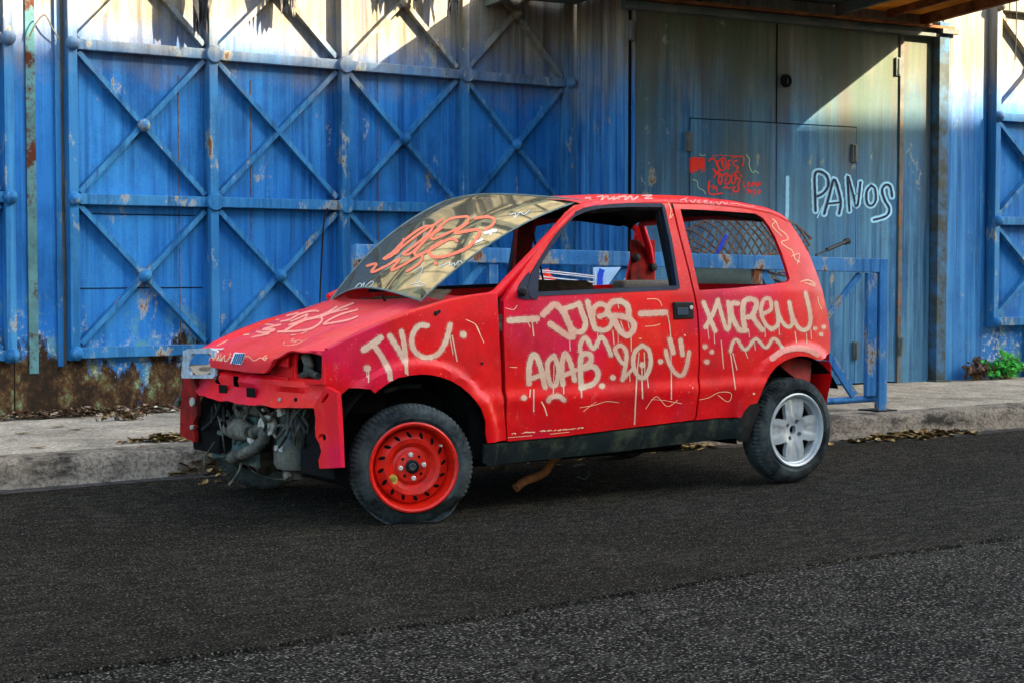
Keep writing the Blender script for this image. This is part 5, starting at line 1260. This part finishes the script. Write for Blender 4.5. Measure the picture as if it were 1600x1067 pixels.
# gate graffiti
gtree = bvh_of([o for o in bpy.data.objects if o.type == 'MESH' and o.parent is fg and o.name.split('.')[0] in ('door_leaf', 'wicket_door')])
kg = (4.444, 1060, 230)
PN = [([(950, 445), (946, 320), (946, 190), (985, 172), (1030, 205), (1038, 270), (1005, 320), (962, 345)], 36), ([(1010, 465), (1045, 340), (1078, 225), (1108, 300), (1125, 390), (1112, 468)], 36), ([(1035, 395), (1130, 385)], 30),
      ([(1185, 445), (1178, 320), (1172, 200), (1200, 290), (1238, 415), (1262, 245)], 32), ([(1335, 270), (1305, 310), (1308, 390), (1338, 410), (1368, 370), (1362, 290), (1335, 270)], 32), ([(1482, 345), (1470, 280), (1440, 262), (1412, 300), (1430, 370), (1462, 430), (1440, 480), (1350, 508)], 34)]
paint('spray_letters', T(*kg, [(p, w_*1.3) for p, w_ in PN]) + T(*kg, [([(1000, 410), (960, 500)], 8), ([(757, 212), (756, 300), (755, 420), (752, 500)], 24)]), gtree, M_taglight, fg, base=.002)
paint('letter_cores', T(*kg, [(p, w_*.46) for p, w_ in PN]), gtree, M_tagdark, fg, base=.0055)
rd = []
rs = random.Random(4)
for (x0, y0, x1, y1) in ((72, 82, 185, 150),):
    for k in range(9): rd.append(([(x0+rs.uniform(0, 12), y0+k*8), (x0+35, y0+k*8+rs.uniform(-6, 6)), (x0+75, y0+k*8+rs.uniform(-6, 6)), (x1-rs.uniform(0, 10), y0+k*8)], 8))
    for k in range(8): rd.append(([(x0+8+k*14, y0+5), (x0+8+k*14+rs.uniform(-6, 6), y1+rs.uniform(10, 45))], 6))
rd += [([(208, 98), (240, 78), (262, 110), (285, 165), (262, 175), (235, 150)], 9), ([(318, 75), (275, 100), (270, 140), (310, 165), (330, 130), (318, 75)], 8), ([(300, 100), (310, 140)], 12), ([(345, 160), (345, 100), (370, 95)], 7), ([(345, 130), (365, 128)], 6), ([(410, 95), (380, 105), (385, 130), (412, 140), (400, 165)], 7), ([(370, 75), (448, 70), (440, 140)], 6),
       ([(240, 215), (275, 180), (300, 210), (290, 265), (275, 230), (290, 190)], 8), ([(250, 175), (300, 200), (340, 180), (320, 250), (345, 255), (360, 210), (335, 200), (320, 250)], 8), ([(370, 190), (365, 245), (390, 250), (400, 190)], 8), ([(420, 175), (390, 180), (395, 210), (425, 225), (410, 265), (420, 300), (390, 312), (375, 290), (400, 275)], 8), ([(310, 290), (330, 275), (345, 290), (362, 278)], 7),
       ([(208, 240), (215, 325), (308, 320)], 8), ([(225, 280), (245, 265), (235, 300), (260, 275), (265, 315)], 7), ([(430, 190), (440, 215)], 6), ([(215, 230), (210, 300)], 5), ([(235, 62), (300, 60), (420, 66)], 3),
       ([(450, 240), (452, 278), (470, 276)], 6), ([(480, 245), (480, 280), (500, 262), (480, 245)], 6), ([(508, 280), (515, 245), (525, 265), (535, 243), (542, 280)], 6), ([(550, 275), (560, 240), (568, 275)], 6), ([(465, 300), (485, 295), (478, 325), (470, 322)], 6), ([(495, 298), (500, 325), (512, 300)], 6), ([(505, 345), (525, 342)], 5), ([(520, 300), (535, 300), (525, 328), (540, 328)], 6), ([(555, 300), (548, 318), (562, 325), (565, 302), (555, 300)], 6)]
rd += [([(345+k*22, 326), (347+k*22, 326)], 5) for k in range(4)]
paint('spray_tag', T(*kg, [(p_, w_*1.35) for p_, w_ in rd]), gtree, M_tagred, fg, base=.002)
paint('marker_lines', T(*kg, [([(470, 55), (492, 85), (490, 130), (515, 180), (535, 165), (560, 190)], 5), ([(98, 228), (130, 240), (135, 280), (175, 305), (188, 335)], 5), ([(145, 45), (160, 62), (190, 55)], 4)]), gtree, M_taglime, fg, base=.0025)

# ------------------------------------------------------------------ leaf litter, debris, plants
def leaf_mat(name, a, b_, c_):
    m = mat(name, a, .8); g = NG(m); oi = g.noise(31, 2, .5)
    g.color(g.ramp(oi, [(.35, a), (.5, b_), (.65, c_)])); return m
M_leaf = leaf_mat('dry leaves', (.02, .012, .006), (.13, .075, .022), (.30, .24, .10))
M_debris = leaf_mat('wall debris', (.02, .012, .007), (.07, .035, .015), (.25, .2, .14))
def litter(name, cx, cy, rx, ry, n, zf, label, size=.03, mt=None, rs=None, pile=.03):
    rs = rs or random.Random(int(cx*100+cy*7)); b = MB()
    for k in range(n):
        while True:
            u, v = rs.uniform(-1, 1), rs.uniform(-1, 1)
            if u*u+v*v < 1: break
        u *= .35+abs(rs.gauss(0, .55)); v *= .4+abs(rs.gauss(0, .5)); x, y = cx+u*rx, cy+v*ry; z = zf(x, y)+.004+rs.random()*pile*max(0, 1-u*u*1.3-v*v)
        s = size*rs.uniform(.5, 1.4); a = rs.uniform(0, 6.28); el = rs.uniform(.4, .75)
        ring_ = []; cu = rs.uniform(-.6, .9); tl = rs.gauss(0, .35); tl2 = rs.gauss(0, .35)
        for q in range(8):
            t = q/8*2*math.pi; lx, ly = math.cos(t)*s, math.sin(t)*s*el*(1+.25*math.sin(3*t)); lz = cu*lx*lx/s*.5+abs(ly)*.35+tl*lx*.5+tl2*ly*.5
            ring_.append((x+lx*math.cos(a)-ly*math.sin(a), y+lx*math.sin(a)+ly*math.cos(a), max(z+lz, zf(x, y)+.002)))
        b.add([(x, y, z+.002)]+ring_, [(0, 1+q, 1+(q+1) % 8) for q in range(8)])
    return tag(b.build(name, mt or M_leaf), label, 'leaves', kind='stuff')
zg = lambda x, y: .0
zp = lambda x, y: .152
q = bl(262, 688, .152); litter('leaf_litter', q.x, q.y, .24, .10, 130, zp, 'dry leaves scattered on the pavement beside the far front corner of the car')
q = at(300, 742, 2, 0); litter('leaf_litter', q.x+.05, q.y+.02, .42, .09, 340, zg, 'pile of dry leaves in the gutter below the front of the car', .036, pile=.10)
q = at(525, 742, 2, 0); litter('leaf_litter', q.x, q.y, .18, .08, 110, zg, 'dry leaves behind the front wheel of the car', pile=.05)
q = at(1430, 682, 2, 0); litter('leaf_litter', q.x, q.y, .58, .13, 420, zg, 'dry leaves along the kerb right of the barrier', .034, pile=.04)
q = at(1050, 703, 2, 0); litter('leaf_litter', q.x, q.y, .40, .10, 120, zg, 'leaves and scraps under the car near the kerb', .03, pile=.03)
b_ = litter('leaf_litter', 1.0, .9, 1.6, .5, 60, zg, 'few leaves lying on the road between car and kerb', .03, pile=.01)
# debris bank at the foot of the left wall
litter('wall_debris', .15, WY-.11, 1.9, .10, 900, zp, 'dark crumbly debris along the foot of the left wall', .022, M_debris, random.Random(2), .05)
litter('paper_scraps', .55, WY-.14, .5, .06, 22, zp, 'pale torn paper scraps at the foot of the left wall', .035, simple('torn paper', (.45, .43, .34), .2, 9, .9), random.Random(9), .05)
for (px, py, s, lb) in ((36, 677, .05, 'curled dark leaf on the pavement at far left'), (60, 699, .045, 'flat brown leaf near the kerb edge at left'), (120, 671, .045, 'small pale leaf on the pavement left of centre'), (222, 697, .035, 'brown leaf close to the kerb left of the car'), (90, 667, .05, 'greenish leaf near the wall on the left pavement')):
    q = bl(px, py, .155); rs = random.Random(px); b = MB(); a = rs.uniform(-.4, .4); r_ = []
    for k in range(10):
        t = k/10*2*math.pi; lx, ly = math.cos(t)*s, math.sin(t)*s*.45*(1+.2*math.sin(3*t)); r_.append((q.x+lx*math.cos(a)-ly*math.sin(a), q.y+lx*math.sin(a)+ly*math.cos(a), .154+abs(ly)*.25+.12*lx*lx/s))
    b.add([(q.x, q.y, .155)]+r_, [(0, 1+k, 1+(k+1) % 10) for k in range(10)]); tag(b.build('leaf', M_leaf), lb, 'leaf', 'single leaves on the left pavement')
# road grit
rs = random.Random(5); b = MB()
for k in range(3800):
    x = rs.uniform(-2.8, 5.5); y = rs.uniform(-4.1, 1.0) if k > 900 else rs.uniform(-4.1, -2.3); s = rs.uniform(.0015, .0042); z = .001 if y > -2.34-.012*x else -.011
    if abs(y+.72) < .12 and (abs(x) < .3 or abs(x-2.2) < .3): continue
    a = [(x+s*math.cos(t)*rs.uniform(.6, 1.2), y+s*math.sin(t)*rs.uniform(.6, 1.2), z) for t in (0, 1.6, 3.1, 4.7)]
    b.add(a+[(x, y, z+s*.7)], [(0, 1, 4), (1, 2, 4), (2, 3, 4), (3, 0, 4)])
tag(b.build('road_grit', simple('pale grit', (.16, .15, .13), .5, 40, .9)), 'fine pale grit scattered over the road', 'grit', kind='stuff')
# plants at the wall foot
def plant(name, px, py, W_, Hh, n, leafm, stemm, label, ls=.03, seed=1):
    rs = random.Random(seed); q = gp(px, py, .12); base = Vector((q.x, q.y, .155)); r = empty(name, tuple(base), label, 'plant')
    st = MB(); lf = MB()
    for k in range(n):
        a = rs.uniform(0, 6.28); h = Hh*rs.uniform(.35, 1.05); d = W_*rs.uniform(.1, 1)
        tip = base+Vector((math.cos(a)*d, -abs(math.sin(a))*d*.45+.02, h*(1-.45*(d/W_)**2)))
        mid = base.lerp(tip, .5)+Vector((0, 0, .03)); P = cr([base+Vector((rs.gauss(0, .3)*W_*.5, rs.uniform(-.03, .01), 0)), mid, tip], 3); st.tube(P, .0022, 4)
        for j in range(5):
            c = Vector(P[rs.randrange(2, len(P))])+Vector((rs.gauss(0, .012), rs.gauss(0, .012), rs.gauss(0, .012))); s = ls*rs.uniform(.6, 1.2)
            nrm = Vector((rs.gauss(0, .6), rs.gauss(-.5, .5), rs.gauss(.6, .5))).normalized(); u = nrm.orthogonal().normalized(); u.rotate(Matrix.Rotation(rs.uniform(0, 6.28), 3, nrm)); v = nrm.cross(u)
            pts = [c+u*s*math.cos(t)+v*s*.62*math.sin(t)-nrm*s*.25*abs(math.cos(t)) for t in np.linspace(0, 2*math.pi, 7)[:-1]]
            lf.add([c]+pts, [(0, 1+k2, 1+(k2+1) % 6) for k2 in range(6)])
    st.build('stems', stemm, r); lf.build('leaves', leafm, r)
plant('green_plant', 1568, 594, .30, .20, 95, leaf_mat('fresh leaves', (.012, .10, .02), (.03, .26, .03), (.09, .42, .06)), M_leaf, 'bright green leafy weed at the foot of the right lattice gate', .028, 3)
plant('dry_shrub', 1524, 595, .24, .17, 46, leaf_mat('dead leaves', (.03, .018, .012), (.08, .045, .03), (.15, .09, .05)), M_leaf, 'dry brown shrub beside the green weed at the wall foot', .022, 4)
plant('dry_weed', 205, 640, .22, .06, 16, M_debris, M_leaf, 'withered low weed in the debris at the foot of the left wall', .02, 6)
